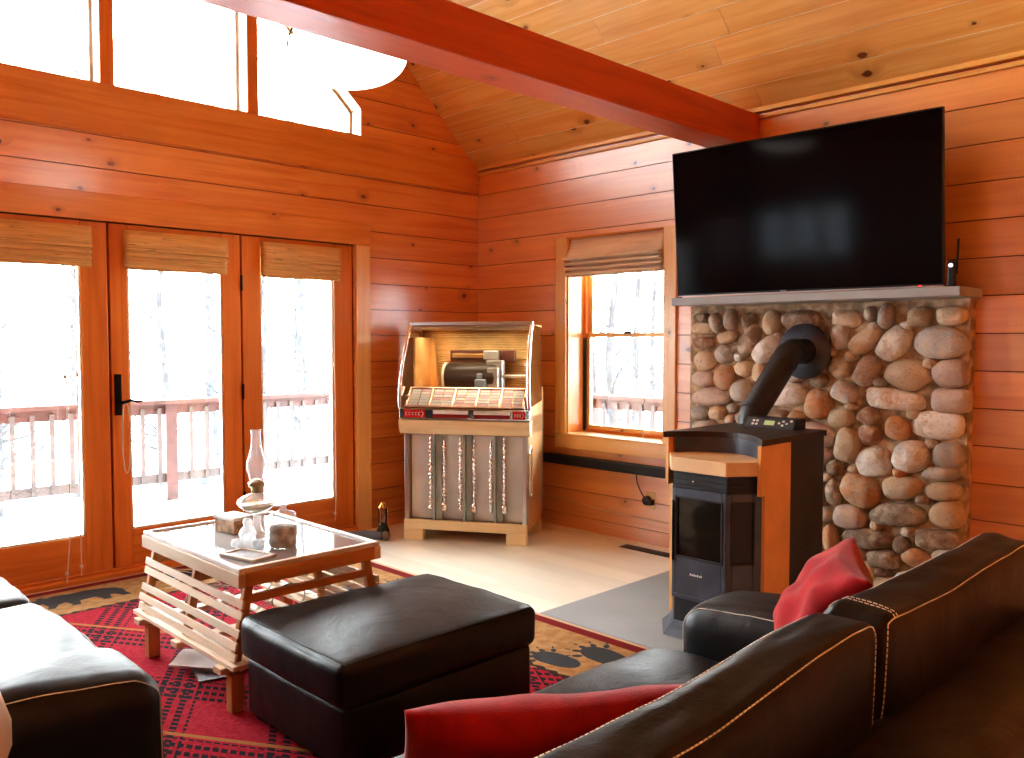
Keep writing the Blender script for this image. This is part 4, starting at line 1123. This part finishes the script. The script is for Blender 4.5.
# control panel
m_ = MB(); m_.prism([(3.86, .942), (3.90, .992), (3.985, .992), (3.985, .942)], 1, Y(-.16), Y(.11)); cp = m_.build('control_panel', BLACKM, sv, bevel=.003)
Mp = Matrix(((0, .62, .78, 3.8588), (-1, 0, 0, Y(.11)), (0, .78, -.62, .9424), (0, 0, 0, 1)))
def onp(mb_, x0, x1, y0, y1, m=0, h=.002): mb_.box(x0, x1, y0, y1, -h, .0005, m=m, M=Mp)
m_ = MB(); onp(m_, .006, .264, .004, .060, h=.0012); m_.build('bezel', plain('panel_face', (.06, .065, .07), .4), cp)
m_ = MB(); onp(m_, .105, .160, .020, .046, h=.0025); m_.build('display', plain('lcd_display', (.34, .40, .22), .3, emit=(.5, .6, .25), es=.25), cp)
for (a, b) in ((.045, .022), (.045, .042), (.065, .022), (.065, .042), (.185, .034), (.205, .022), (.205, .046), (.225, .034), (.245, .050)): m_ = MB(); onp(m_, a - .006, a + .006, b - .005, b + .005, h=.0035); m_.build('button', WHITEP, cp)
# flue pipe, elbow, flange
fl = thing('flue_pipe', 'black flue pipe slanting from the stove to a round wall collar', 'flue', (4.08, 2.31, .93))
a0 = Vector((4.095, 2.325, .90)); 
pts = [a0, a0 + Vector((0, 0, .06)), a0 + Vector((.012, -.005, .10)), Vector((4.30, 2.255, 1.255)), Vector((4.335, 2.245, 1.30)), Vector((4.385, 2.238, 1.32)), Vector((4.50, 2.236, 1.32))]
m_ = MB(); m_.tube(pts, .072, 24); m_.build('pipe', BLACKM, fl)
for k in (2, 3, 5):
    m_ = MB()
    p = pts[k]; d = (pts[k + 1] - pts[k - 1]).normalized() if k < 6 else Vector((1, 0, 0))
    m_.tube([p - d * .008, p + d * .008], .075, 24); m_.build('joint_ring', BLACKM, fl)
m_ = MB(); m_.lathe([(0, 0), (.150, 0), (.155, .004), (.155, .012), (0, .014)], 40, M=Matrix.Translation((4.512, 2.236, 1.32)) @ Matrix.Rotation(-PI / 2, 4, 'Y')); m_.build('wall_collar', STOVEG, fl)

# ------------------------------------------------------------------ television
TW = 1.50; TH = TW * .566; yaw = .032; tilt = .092
c0 = Vector((4.322, 2.215, 2.066))
n0 = Vector((-math.cos(yaw), -math.sin(yaw), 0)); rr_ = Vector((math.sin(yaw), -math.cos(yaw), 0))
n1 = Vector((n0.x * math.cos(tilt), n0.y * math.cos(tilt), -math.sin(tilt))); u1 = n1.cross(rr_); u1 = u1 if u1.z > 0 else -u1
Mt = Matrix(((rr_.x, u1.x, n1.x, c0.x), (rr_.y, u1.y, n1.y, c0.y), (rr_.z, u1.z, n1.z, c0.z), (0, 0, 0, 1)))
tv = thing('television', 'large flat screen television tilted forward above the stone facing', 'television', c0 - Vector((0, 0, TH / 2)))
m_ = MB(); m_.box(-TW / 2, TW / 2, -TH / 2, TH / 2, -.030, .0, M=Mt, u=0); m_.build('housing', PLASTIC, tv, bevel=.003)
m_ = MB(); m_.box(-TW / 2 + .008, TW / 2 - .008, -TH / 2 + .016, TH / 2 - .008, .0, .0012, M=Mt, u=0); m_.build('screen', TVM, tv)
m_ = MB(); m_.box(-TW / 2 + .001, TW / 2 - .001, -TH / 2 + .0005, -TH / 2 + .006, .0, .003, M=Mt, u=0); m_.build('lower_trim', STEEL, tv)
m_ = MB()
for k in range(6): m_.box(-.09 + k * .006, -.0865 + k * .006, -TH / 2 + .008, -TH / 2 + .013, .001, .002, M=Mt)
m_.build('maker_mark', STEEL, tv)
m_ = MB(); m_.box(TW / 2 - .115, TW / 2 - .103, -TH / 2 + .004, -TH / 2 + .009, .002, .004, M=Mt); m_.build('standby_light', plain('red_led', (.9, .02, .02), .4, emit=(1, .03, .02), es=4), tv)
m_ = MB(); m_.box(-.35, .35, -.25, .25, -.075, -.030, M=Mt); m_.build('rear_housing', PLASTIC, tv, bevel=.01)
m_ = MB()
for x in (-.2, .2): m_.tube([Mt @ Vector((x, .1, -.06)), Vector((4.652, c0.y - x, 2.12))], .018, 8)
m_.box(4.645, 4.659, c0.y - .3, c0.y + .3, 1.98, 2.22); m_.build('wall_bracket', BLACKM, tv)
# receiver with antenna at the right end of the mantel
rv = thing('wireless_receiver', 'small black receiver with antenna standing at right end of the mantel', 'receiver', (4.40, 1.425, 1.638))
m_ = MB(); m_.box(4.385, 4.415, 1.420, 1.452, 1.638, 1.765); m_.build('body', PLASTIC, rv, bevel=.004)
m_ = MB(); m_.tube([(4.41, 1.418, 1.70), (4.41, 1.414, 1.87)], .005, 8); m_.build('antenna', PLASTIC, rv)
m_ = MB(); m_.lathe([(0, 0), (.010, 0), (.010, .003), (0, .003)], 16, M=Matrix.Translation((4.3852, 1.438, 1.742)) @ Matrix.Rotation(-PI / 2, 4, 'Y')); m_.build('indicator_light', plain('white_led', (.8, .8, .9), .3, emit=(.8, .85, 1), es=1.2), rv)
m_ = MB(); m_.box(4.36, 4.385, 2.965, 2.985, 1.638, 1.79); o = m_.build('slim_speaker', PLASTIC, bevel=.004); tag(rebase(o, (4.37, 2.97, 1.638)), 'slim black speaker standing at left end of the mantel', 'speaker')
# black bar on the wall under the window
m_ = MB(); m_.box(XB - .075, XB, 3.02, 4.33, .475, .540); sb = m_.build('sound_bar', plain('dark_bar', (.012, .014, .018), .5), bevel=.006); tag(rebase(sb, (XB, 3.7, .475)), 'long slim black bar mounted on the wall below the sash window', 'sound bar')
pl = thing('power_plug', 'black plug and hanging cord on the wall outlet beside the stove', 'plug', (XB - .02, 3.39, .28))
m_ = MB(); m_.box(XB - .006, XB, 3.355, 3.425, .245, .36); m_.build('outlet_plate', WINP, pl, bevel=.002)
m_ = MB(); m_.lathe([(0, 0), (.030, 0), (.034, .01), (.03, .035), (0, .04)], 16, M=Matrix.Translation((XB - .006, 3.405, .30)) @ Matrix.Rotation(-PI / 2, 4, 'Y')); m_.box(XB - .05, XB - .006, 3.355, 3.395, .275, .31); m_.build('plug_body', PLASTIC, pl, bevel=.002)
m_ = MB(); m_.tube([(XB - .03, 3.49, .475), (XB - .03, 3.485, .42), (XB - .035, 3.45, .36), (XB - .035, 3.42, .32)], .004, 6); m_.build('cord', PLASTIC, pl)
m_ = MB(); m_.tube([(XB - .012, 4.34, .21), (XB - .010, 4.2, .215), (XB - .012, 3.95, .19), (XB - .01, 3.75, .175), (XB - .01, 3.4, .17), (XB - .01, 3.05, .165)], .0035, 6)
o = m_.build('extension_cord', CORDW); tag(rebase(o, (XB - .012, 3.7, .165)), 'thin pale cord running along the log wall beside the jukebox', 'cord')
m_ = MB(); m_.tube([(4.50, 4.32, .42), (4.54, 4.28, .30), (4.56, 4.25, .12), (4.50, 4.22, .012), (4.56, 4.10, .005), (4.60, 3.8, .005), (4.56, 3.6, .006), (4.60, 3.45, .005)], .0035, 6)
o = m_.build('extension_cord', CORDW); tag(rebase(o, (4.56, 3.9, .0)), 'thin pale cord trailing over the floor from behind the jukebox', 'cord')
fr = thing('floor_register', 'dark metal floor vent register near the wall left of the stove', 'vent', (4.50, 3.30, 0))
m_ = MB(); m_.box(4.455, 4.545, 3.10, 3.50, .0, .004); m_.build('frame', BRONZE, fr, bevel=.001)
m_ = MB()
for k in range(12): m_.box(4.468, 4.532, 3.12 + k * .031, 3.135 + k * .031, .004, .0065)
m_.build('louvre', STEEL if 0 else plain('register_slat', (.09, .06, .04), .4, .5), fr)

# ------------------------------------------------------------------ jukebox (modelled in its own frame)
JL = Vector((3.814, 4.326, 0)); JR = math.atan2(-.852, .523)
J = Matrix.Translation(JL) @ Matrix.Rotation(JR, 4, 'Z')
jb = thing('jukebox', 'vintage chrome and maple jukebox standing in the corner of the log room', 'jukebox', JL, JR)
W = .435
m_ = MB()
m_.box(-W, W, .02, .50, .73, .86, M=J)
m_.box(-W + .02, W - .02, .44, .47, .10, .75, M=J); m_.box(-W, W, .02, .47, .085, .115, M=J)
m_.build('cabinet', JUKES, jb, bevel=.004)
for s in (-1, 1):
    m_ = MB(); a, b = sorted((s * W, s * (W - .022))); m_.prism([(0, .09), (.47, .09), (.53, .16), (.53, 1.0), (.50, 1.05), (.0, 1.0)], 0, a, b, M=J, u=2); m_.build('side_panel', JUKES, jb, bevel=.004)
    m_ = MB(); a, b = sorted((s * W, s * (W - .03))); m_.box(a, b, -.012, .012, .14, .735, M=J); m_.build('front_stile', STEEL, jb, bevel=.003)
m_ = MB(); m_.box(-W - .003, W + .003, -.018, .02, .075, .142, M=J)
for s in (-1, 1):
    a, b = sorted((s * (W + .003), s * (W - .14))); m_.box(a, b, -.022, .03, .0, .078, M=J); m_.box(a, b, .38, .47, 0, .09, M=J)
m_.build('plinth', JUKEW, jb, bevel=.006)
# ledge band
m_ = MB(); pr_ = [(.03, .735), (-.020, .740), (-.040, .775), (-.045, .80), (-.045, .835), (.03, .845)]
m_.prism(pr_, 0, -W - .028, W + .028, M=J, u=0); m_.build('ledge_band', JUKEW, jb, bevel=.004)
m_ = MB(); m_.box(-W + .03, W - .03, .055, .065, .14, .735, M=J, u=2); m_.build('grille_panel', plain('grille_cloth', (.74, .76, .78), .45, 0, bump=.2, bscale=200, var=.1, vscale=2), jb)
for x in (-.222, -.004, .212):
    m_ = MB(); m_.box(x - .008, x + .008, -.010, .050, .142, .735, M=J); m_.build('divider_fin', GREENG, jb, bevel=.002)
    m_ = MB(); m_.box(x + .008, x + .052, .015, .050, .142, .735, M=J); m_.build('divider_channel', GREENG, jb, bevel=.002)
for x, big in ((-.246, 0), (-.146, 1), (-.030, 0), (.068, 1), (.186, 0), (.280, 1)):
    prf = [(0, 0)]; rnj = random.Random(int(x * 100)); z = .0
    while z < .45:
        r0 = .008 + .010 * rnj.random() * (1.3 if z < .12 else .8)
        prf += [(r0 * .55, z), (r0, z + .006), (r0, z + .018), (r0 * .5, z + .024)]; z += .024 + .012 * rnj.random()
    prf += [(.005, z), (.009, z + .02), (0, z + .035)]
    m_ = MB(); m_.lathe(prf, 12, M=J @ Matrix.Translation((x, -.004, .215)))
    m_.tube([J @ Vector((x, .05, .66)), J @ Vector((x, -.002, .66))], .005, 8); m_.tube([J @ Vector((x, .05, .21)), J @ Vector((x, -.002, .21))], .006, 8)
    if big: m_.lathe([(0, 0), (.02, .004), (.024, .02), (.018, .04), (.022, .05), (0, .055)], 14, M=J @ Matrix.Translation((x, -.006, .21)))
    m_.build('ornamental_rod', CHROME, jb)
# title strip: chrome frame, red signs, two white-over-red windows
m_ = MB(); m_.box(-W - .025, W + .025, -.035, .03, .845, .915, M=J); m_.build('name_strip', CHROME, jb, bevel=.004)
for (a, b, kind) in ((-.425, -.275, 0), (-.215, .035, 1), (.075, .325, 1) , (.345, .43, 0)):
    if kind == 0:
        m_ = MB(); m_.box(a, b, -.040, -.034, .853, .905, M=J); q = m_.build('red_sign', REDPL, jb)
        m_ = MB(); n = 5; ww = (b - a - .035) / n
        for k in range(n): 
            x = a + .012 + k * ww
            m_.box(x, x + .004, -.0415, -.040, .868, .890, M=J); m_.box(x, x + ww * .6, -.0415, -.040, .886, .890, M=J); m_.box(x, x + ww * .6, -.0415, -.040, .868, .872, M=J)
        for s in (1, -1): m_.box(-.002, .002, -.0415, -.040, 0, .024, M=J @ Matrix.Translation((b - .008, 0, .879)) @ Matrix.Rotation(-s * R_(35) + (0 if s == 1 else PI), 4, 'Y'))
        m_.build('white_lettering', WHITEP, q)
    else:
        m_ = MB(); m_.box(a, b, -.040, -.034, .880, .905, M=J); m_.build('white_window', WHITEP, jb)
        m_ = MB(); m_.box(a, b, -.040, -.034, .853, .879, M=J); m_.build('red_window', plain('dark_red_plastic', (.22, .012, .012), .3), jb)
# slanted selector panel with title cards
sl = Vector((0, .12, .135)); 
Js = J @ Matrix(((1, 0, 0, 0), (0, sl.y / .1806, -sl.z / .1806, -.03), (0, sl.z / .1806, sl.y / .1806, .918), (0, 0, 0, 1)))
m_ = MB(); m_.box(-W + .01, W - .01, 0, .178, -.02, .0, M=Js); sp = m_.build('selector_panel', plain('selector_bronze', (.36, .20, .12), .35, .5), jb, bevel=.002)
m_ = MB()
for k in range(6):
    x = -W + .02 + k * (2 * W - .04) / 5; m_.box(x - .006, x + .006, .012, .172, .0, .010, M=Js)
m_.box(-W + .01, W - .01, .166, .178, 0, .010, M=Js); m_.box(-W + .01, W - .01, .004, .018, 0, .010, M=Js)
m_.build('card_rails', plain('rail_rose_metal', (.62, .42, .32), .3, .7), sp, bevel=.002)
m_ = MB(); cw = (2 * W - .04) / 5; rcd = random.Random(1)
for k in range(5):
    for c_ in range(2):
        for r_ in range(6):
            x0 = -W + .02 + k * cw + .012 + c_ * (cw - .02) / 2; y0 = .024 + r_ * .0235
            m_.box(x0, x0 + (cw - .03) / 2 - .002, y0, y0 + .020, 0, .003, M=Js, r=rcd.random(), m=rcd.choice((0, 0, 1)))
m_.build('title_cards', [plain('card_white', (.92, .88, .86), .4), plain('card_pink', (.88, .58, .60), .4)], sp)
# dome: chrome frame with glass front and sides, ribbed gold back
prof = [(-.03, .915), (-.045, .97), (-.045, 1.04), (-.034, 1.12), (-.008, 1.22), (.032, 1.32), (.085, 1.42), (.14, 1.492)]
def off(p, d): return (p[0] + d, p[1])
for s in (-1, 1):
    pts = [J @ Vector((s * (W + .022 - .02 * max(0, (z - .95)) / .5), y, z)) for y, z in prof]
    m_ = MB(); m_.tube(pts, .013, 10); m_.build('chrome_trim', CHROME, jb)
m_ = MB(); m_.box(-W - .012, W + .012, .125, .165, 1.482, 1.512, M=J); m_.box(-W - .005, W + .005, .130, .150, 1.455, 1.482, M=J); m_.build('top_trim', STEEL, jb, bevel=.006)
m_ = MB(); n = len(prof); xw = W + .008
vs = [(-xw, y, z) for y, z in prof] + [(xw, y, z) for y, z in prof]
m_.add(vs, [(i, i + n, i + n + 1, i + 1) for i in range(n - 1)], 0, J, .5, True)
m_.build('dome_glass', DOMEG, jb)
for s in (-1, 1):
    m_ = MB(); x = s * (W + .006); P_ = [(y, z) for y, z in prof] + [(.45, 1.47), (.45, .95)]
    m_.add([(x, y, z) for y, z in P_], [tuple(range(len(P_)))], 0, J); m_.build('side_glass', DOMEG, jb)
m_ = MB(); m_.box(-W, W, .14, .47, 1.475, 1.490, M=J); m_.build('dome_roof', plain('dome_gold', (.52, .30, .12), .35, .4), jb, bevel=.003)
m_ = MB()
for k in range(30): 
    z = .95 + k * .0176; y = .46 - .10 * max(0, (z - 1.25) / .25) ** 2
    m_.tube([J @ Vector((-W, y, z)), J @ Vector((W, y, z))], .0095, 8)
m_.box(-W, W, .46, .475, .93, 1.48, M=J)
m_.build('ribbed_back', plain('gold_ribs', (.90, .62, .30), .32, .4), jb)
m_ = MB(); m_.box(-W + .02, W - .02, .06, .45, .93, .945, M=J); m_.box(-.40, -.385, .08, .44, .945, 1.40, M=J, u=2); m_.prism([(-.42, .945), (-.32, .945), (-.36, 1.40), (-.42, 1.44)], 1, .40, .44, M=J); m_.build('inner_deck', INTERIOR, jb)
# mechanism: record magazine, carriage bar, grey selector head
m_ = MB(); m_.tube([J @ Vector((x, .30, 1.115)) for x in (-.215, -.20, .14, .16)], [.095, .108, .108, .095], 24); m_.build('record_magazine', plain('record_black', (.022, .014, .012), .4), jb)
m_ = MB(); m_.tube([J @ Vector((x, .30, 1.115)) for x in (-.232, -.216)], .110, 24); m_.build('magazine_rim', CREAMP, jb)
m_ = MB(); m_.box(-.21, .27, .33, .38, 1.225, 1.31, M=J); m_.build('carriage_bar', plain('dark_maroon', (.10, .025, .018), .4), jb, bevel=.004)
m_ = MB(); m_.box(-.19, .10, .318, .332, 1.255, 1.285, M=J); m_.build('carriage_label', BRASS, jb, bevel=.002)
m_ = MB(); m_.box(.08, .20, .25, .33, 1.02, 1.24, M=J); m_.box(.10, .18, .20, .26, 1.05, 1.19, M=J); m_.box(.05, .16, .285, .33, 1.24, 1.31, M=J); m_.build('selector_head', plain('mech_grey', (.42, .42, .40), .35, .5), jb, bevel=.008)
m_ = MB(); m_.box(.02, .10, .16, .23, .945, 1.11, M=J); m_.box(.03, .07, .18, .22, 1.11, 1.15, M=J); m_.build('motor_block', plain('mech_blue_grey', (.28, .36, .42), .4, .3), jb, bevel=.008)
m_ = MB(); m_.box(.15, .34, .20, .28, .945, 1.03, M=J); m_.tube([J @ Vector((.20, .28, 1.13)), J @ Vector((.40, .28, 1.13))], .012, 10); m_.build('tone_arm', STEEL, jb, bevel=.004)
m_ = MB(); pts = [J @ Vector((W + .004, y, z)) for y, z in ((.10, .66), (.055, .64), (.05, .45), (.06, .33), (.10, .31), (.13, .34), (.13, .5), (.125, .64), (.10, .66))]
m_.tube(pts, .006, 8, caps=False); m_.build('side_handle', CHROME, jb)
m_ = MB(); m_.box(W - .001, W + .004, .02, .03, .15, .95, M=J); m_.box(W - .001, W + .004, .50, .515, .2, .95, M=J); m_.build('side_trim', STEEL, jb)

# ------------------------------------------------------------------ floor items by the corner
lt = thing('miners_lantern', 'small dark metal lantern standing on floor left of the jukebox', 'lantern', (3.50, 4.84, 0)); M = Matrix.Translation((3.50, 4.84, 0))
m_ = MB(); m_.lathe([(0, 0), (.045, 0), (.048, .01), (.044, .05), (.035, .075), (.03, .10)], 20, M=M); m_.build('fuel_tank', plain('dark_green_metal', (.05, .055, .03), .4, .4), lt)
m_ = MB(); m_.lathe([(.030, .10), (.032, .11), (.032, .205), (.028, .212)], 20, M=M); m_.build('glass', glass_mat('amber_glass', (.75, .5, .3), .12, .05), lt)
m_ = MB(); m_.lathe([(.036, .21), (.036, .218), (.02, .235), (.018, .245), (0, .25)], 20, M=M)
for k in range(4):
    t = k * PI / 2 + .4; m_.tube([M @ Vector((.037 * math.cos(t), .037 * math.sin(t), .09)), M @ Vector((.037 * math.cos(t), .037 * math.sin(t), .215))], .0025, 6)
m_.build('cage', BRASS, lt)
ds = thing('draft_stopper', 'grey fabric draft stopper roll with knotted end lying by patio door', 'draft stopper', (3.40, 4.80, 0))
m_ = MB(); m_.tube([(3.20, 4.985, .032), (3.23, 4.965, .032), (3.36, 4.85, .034), (3.435, 4.765, .032)], [.018, .030, .032, .028], 14); m_.build('roll', GREYF, ds)
m_ = MB(); m_.lathe([(0, -.03), (.022, -.022), (.034, 0), (.022, .024), (0, .032)], 14, M=Matrix.Translation((3.455, 4.745, .033)) @ Matrix.Rotation(1.2, 4, 'X')); m_.build('knot', plain('knot_tan', (.22, .16, .12), .8), ds)

# ------------------------------------------------------------------ pendant lamp
PL = Vector((2.11, 3.16, 0)); zl = 2.63
pd = thing('pendant_lamp', 'white alabaster glass bowl pendant lamp hanging behind the tie beam', 'lamp', (PL.x, PL.y, zl))
M = Matrix.Translation((PL.x, PL.y, zl)); Rb = .262
outer = [(0.0, -.145)] + [(Rb * math.sin(a), -.145 * math.cos(a) ** .9 ) for a in [PI / 2 * k / 14 for k in range(1, 14)]] + [(Rb, .0), (Rb + .004, .006)]
inner = [(r * .965, z + .006) for r, z in reversed(outer[1:-1])] + [(0.0, -.138)]
m_ = MB(); m_.lathe(outer + inner, 48, M=M); m_.build('bowl_shade', ALAB, pd)
for k in range(3):
    t = 2 * PI * k / 3 + .9
    m_ = MB(); e = M @ Vector((Rb * math.cos(t), Rb * math.sin(t), .0)); top = M @ Vector((0, 0, .60))
    m_.tube([e + Vector((0, 0, -.035)) + (M @ Vector((0, 0, 0)) - e) * -.02, e + Vector((0, 0, .01)), e.lerp(top, .5), top], .0035, 6); m_.build('strap', BRONZE, pd)
m_ = MB(); m_.tube([M @ Vector((0, 0, .60)), (PL.x, PL.y, roof(PL.x) - .06)], .008, 8); m_.build('hanging_rod', BRONZE, pd)
m_ = MB(); m_.lathe([(0, -.05), (.05, -.045), (.065, 0), (.065, .09), (0, .09)], 24, M=Matrix.Translation((PL.x, PL.y, roof(PL.x) - .06))); m_.build('ceiling_canopy', BRONZE, pd)
m_ = MB(); m_.lathe([(0, -.05), (.035, -.03), (.042, 0), (.03, .04), (.015, .06), (.015, .10), (0, .10)], 16, M=M @ Matrix.Translation((0, 0, -.02))); m_.tube([M @ Vector((0, 0, .07)), M @ Vector((0, 0, .6))], .006, 8); m_.build('bulb', plain('bulb', (.9, .85, .7), .3, emit=(1, .85, .6), es=3), pd)

# tan lamp on a side table at the near end of the loveseat (only its edge shows)
sd = thing('side_table', 'small dark round side table at left edge beside the loveseat arm', 'side table', (.300, 1.745, 0)); M = Matrix.Translation((.300, 1.745, 0))
m_ = MB(); m_.lathe([(0, .52), (.14, .52), (.145, .53), (.145, .545), (0, .547)], 32, M=M); m_.build('tabletop', LATHD, sd)
m_ = MB(); m_.lathe([(.02, .03), (.02, .52)], 12, M=M); m_.lathe([(0, .012), (.12, .012), (.12, .02), (.03, .04), (0, .04)], 24, M=M); m_.build('pedestal', DARKFOOT, sd)
lm = thing('table_lamp', 'round tan ceramic lamp base, only its curved edge showing at lower left', 'lamp', (.300, 1.745, .548))
m_ = MB(); m_.lathe([(0, .0), (.06, .0), (.07, .01), (.10, .05), (.118, .10), (.118, .14), (.10, .20), (.06, .25), (.025, .265), (.02, .29), (0, .29)], 40, M=Matrix.Translation((.300, 1.745, .548))); m_.build('base', CERAM, lm)
m_ = MB(); m_.tube([(.300, 1.745, .83), (.300, 1.745, .90)], .006, 8); m_.build('socket', BRASS, lm)

# ------------------------------------------------------------------ outside: snowy deck, railings, bare trees
m_ = MB(); m_.box(-6, 6.5, YA + .21, 7.45, -.16, .0); m_.box(XB + .27, 6.5, -4, YA + .21, -.16, .0)
struct(m_.build('deck_floor', SNOW))
m_ = MB(); m_.box(-60, 80, -30, 90, -1.9, -1.8); struct(m_.build('snow_ground', SNOW))
def railing(label, p, q, bal=.14, posts=()):
    P = Vector((*p, 0)); Q = Vector((*q, 0)); d = Q - P; L = d.length; an = math.atan2(d.y, d.x)
    M = Matrix.Translation(P) @ Matrix.Rotation(an, 4, 'Z')
    r = thing('deck_railing', label, 'railing', P, an)
    m_ = MB(); m_.box(0, L, -.075, .075, .835, .87, M=M); m_.build('top_rail', DECKW, r)
    m_ = MB(); m_.box(0, L, -.02, .02, .745, .835, M=M); m_.build('upper_board', DECKW, r)
    m_ = MB(); m_.box(0, L, -.02, .02, .155, .235, M=M); m_.build('bottom_rail', DECKG, r)
    for x in posts: m_ = MB(); m_.box(x - .05, x + .05, -.05, .05, 0, .835, M=M); m_.build('post', DECKW, r)
    n = int(L / bal); first = None
    for k in range(n):
        x = bal * (k + .5)
        if any(abs(x - z) < .07 for z in posts): continue
        if first is None:
            m_ = MB(); m_.box(-.018, .018, -.035, -.0201, .16, .80, M=None); first = m_.build('baluster', DECKG); first.parent = r; first.matrix_parent_inverse = Matrix(); first.location = (x, 0, 0); continue
        c = first.copy(); COL.objects.link(c); c.location = (x, 0, 0)
    return r
railing('brown wooden deck railing outside the patio doors, over snowy deck', (-2.6, 7.3), (6.2, 7.3), posts=(1.3, 3.4, 5.63, 7.8))
railing('brown wooden deck railing outside the sash window beside the television', (6.2, 7.2), (6.2, 1.0), posts=(.05, 2.0, 4.1, 6.1))
rt = random.Random(11)
def make_tree(seed, h):
    rt2 = random.Random(seed); m_ = MB()
    pts = [Vector((0, 0, 0))]; 
    for k in range(7): pts.append(pts[-1] + Vector((rt2.uniform(-.12, .12), rt2.uniform(-.12, .12), h / 7)))
    m_.tube(pts, [.10 * (1 - .13 * k) for k in range(8)], 8)
    for b in range(44):
        t = rt2.uniform(.12, .97); i = int(t * 7); base = pts[i].lerp(pts[i + 1], t * 7 - i)
        a = rt2.uniform(0, 2 * PI); Lb = rt2.uniform(.5, 1.15) * (1.1 - t * .6); up = rt2.uniform(.2, .9)
        p1 = base + Vector((math.cos(a), math.sin(a), up)) * Lb * .5; p2 = p1 + Vector((math.cos(a + .4), math.sin(a + .4), up + .3)) * Lb * .5
        m_.tube([base, p1, p2], [.035 * (1.1 - t), .02 * (1.1 - t), .006], 5)
        for c in range(3):
            s = base.lerp(p2, rt2.uniform(.3, .9)); aa = a + rt2.uniform(-1.2, 1.2)
            m_.tube([s, s + Vector((math.cos(aa), math.sin(aa), .6)) * rt2.uniform(.3, .9)], [.009, .004], 4)
    return m_
protos = []
cnt = 0
spots = []; tries = 0
while len(spots) < 56 and tries < 9000:
    tries += 1
    x, y = (rt.uniform(2.5, 20), rt.uniform(10.5, 26)) if tries % 3 else (rt.uniform(10, 26), rt.uniform(4, 14))
    if all(math.hypot(x - a, y - b) > 2.4 for a, b in spots): spots.append((x, y))
for i, (x, y) in enumerate(spots):
    if i < 4: o = make_tree(i + 40, 9 + i).build('bare_tree', BARK); protos.append(o)
    else: o = protos[i % 4].copy(); COL.objects.link(o)
    o.location = (x, y, -1.8); o.rotation_euler = (0, 0, rt.uniform(0, 6.28)); s = rt.uniform(.8, 1.15); o.scale = (s, s, s)
    tag(o, 'bare winter tree standing beyond the snowy deck, washed out by daylight', 'tree', 'bare trees beyond the deck')

# ------------------------------------------------------------------ light
w = bpy.data.worlds.new('overcast'); S.world = w; w.use_nodes = True; nt = w.node_tree; nt.nodes.clear()
bg = nt.nodes.new('ShaderNodeBackground'); wo = nt.nodes.new('ShaderNodeOutputWorld')
tc = nt.nodes.new('ShaderNodeTexCoord'); sp_ = nt.nodes.new('ShaderNodeSeparateXYZ'); mr = nt.nodes.new('ShaderNodeMapRange'); mx = nt.nodes.new('ShaderNodeMix'); mx.data_type = 'RGBA'
nt.links.new(tc.outputs['Generated'], sp_.inputs[0]); nt.links.new(sp_.outputs[2], mr.inputs[0]); mr.inputs[1].default_value = -.2; mr.inputs[2].default_value = .8
nt.links.new(mr.outputs[0], mx.inputs[0]); mx.inputs[6].default_value = (.92, .97, .98, 1); mx.inputs[7].default_value = (.88, .95, .99, 1)
nt.links.new(mx.outputs[2], bg.inputs[0]); bg.inputs[1].default_value = 27.0; nt.links.new(bg.outputs[0], wo.inputs[0])
def area_light(name, loc, rot, sx, sy, e, col=(1, 1, 1), portal=False):
    l = bpy.data.lights.new(name, 'AREA'); l.shape = 'RECTANGLE'; l.size = sx; l.size_y = sy; l.energy = e; l.color = col
    o = bpy.data.objects.new(name, l); COL.objects.link(o); o.location = loc; o.rotation_euler = rot
    if portal: l.cycles.is_portal = True
    return o
area_light('door_portal', ((DX0 + DX1) / 2, YA + .24, 1.03), (-PI / 2, 0, 0), 3.3, 2.0, 1, portal=True)
area_light('gable_portal', (XR, YA + .24, 3.75), (-PI / 2, 0, 0), 3.5, 1.9, 1, portal=True)
area_light('sash_portal', (XB + .29, 3.72, 1.41), (0, PI / 2, 0), 1.45, .86, 1, portal=True)
area_light('left_portal', (XL - .22, 4.44, 1.67), (0, -PI / 2, 0), .65, 1.12, 1, portal=True)
for nm, p, e in (('jukebox_lamp', J @ Vector((0, .20, 1.44)), 2.2), ('selector_fill', J @ Vector((0, .03, 1.22)), .7)):  # the selector one is fill, added to brighten the title cards
    l = bpy.data.lights.new(nm, 'AREA'); l.shape = 'RECTANGLE'; l.size = .7; l.size_y = .04; l.energy = e; l.color = (1, .86, .62)
    o = bpy.data.objects.new(nm, l); COL.objects.link(o); o.matrix_world = Matrix.Translation(p) @ Matrix.Rotation(JR, 4, 'Z')
# warm fill light added in the unseen room behind the viewpoint
l = bpy.data.lights.new('room_fill', 'POINT'); l.energy = 10; l.color = (1, .86, .68); l.shadow_soft_size = .25
o = bpy.data.objects.new('room_fill', l); COL.objects.link(o); o.location = (.6, -1.2, 3.2)

# ------------------------------------------------------------------ camera and colour
cam = bpy.data.cameras.new('camera'); co = bpy.data.objects.new('camera', cam); COL.objects.link(co); S.camera = co
cam.sensor_width = 36; cam.lens = 848 / 1024 * 36; cam.clip_start = .05
co.location = (0, 0, 1.38)
yaw, pit = R_(45.4), R_(-2.6)
co.rotation_euler = (PI / 2 + pit, 0, yaw - PI / 2)
S.view_settings.view_transform = 'Standard'; S.view_settings.look = 'Medium High Contrast'; S.view_settings.exposure = 0.35; S.view_settings.gamma = 1.0
S.cycles.use_denoising = True; S.cycles.max_bounces = 10; S.cycles.diffuse_bounces = 6; S.cycles.transparent_max_bounces = 24
S.cycles.sample_clamp_indirect = 30; S.cycles.caustics_reflective = False; S.cycles.caustics_refractive = False
for o in list(bpy.data.objects):
    if '_loc' in o: del o['_loc']
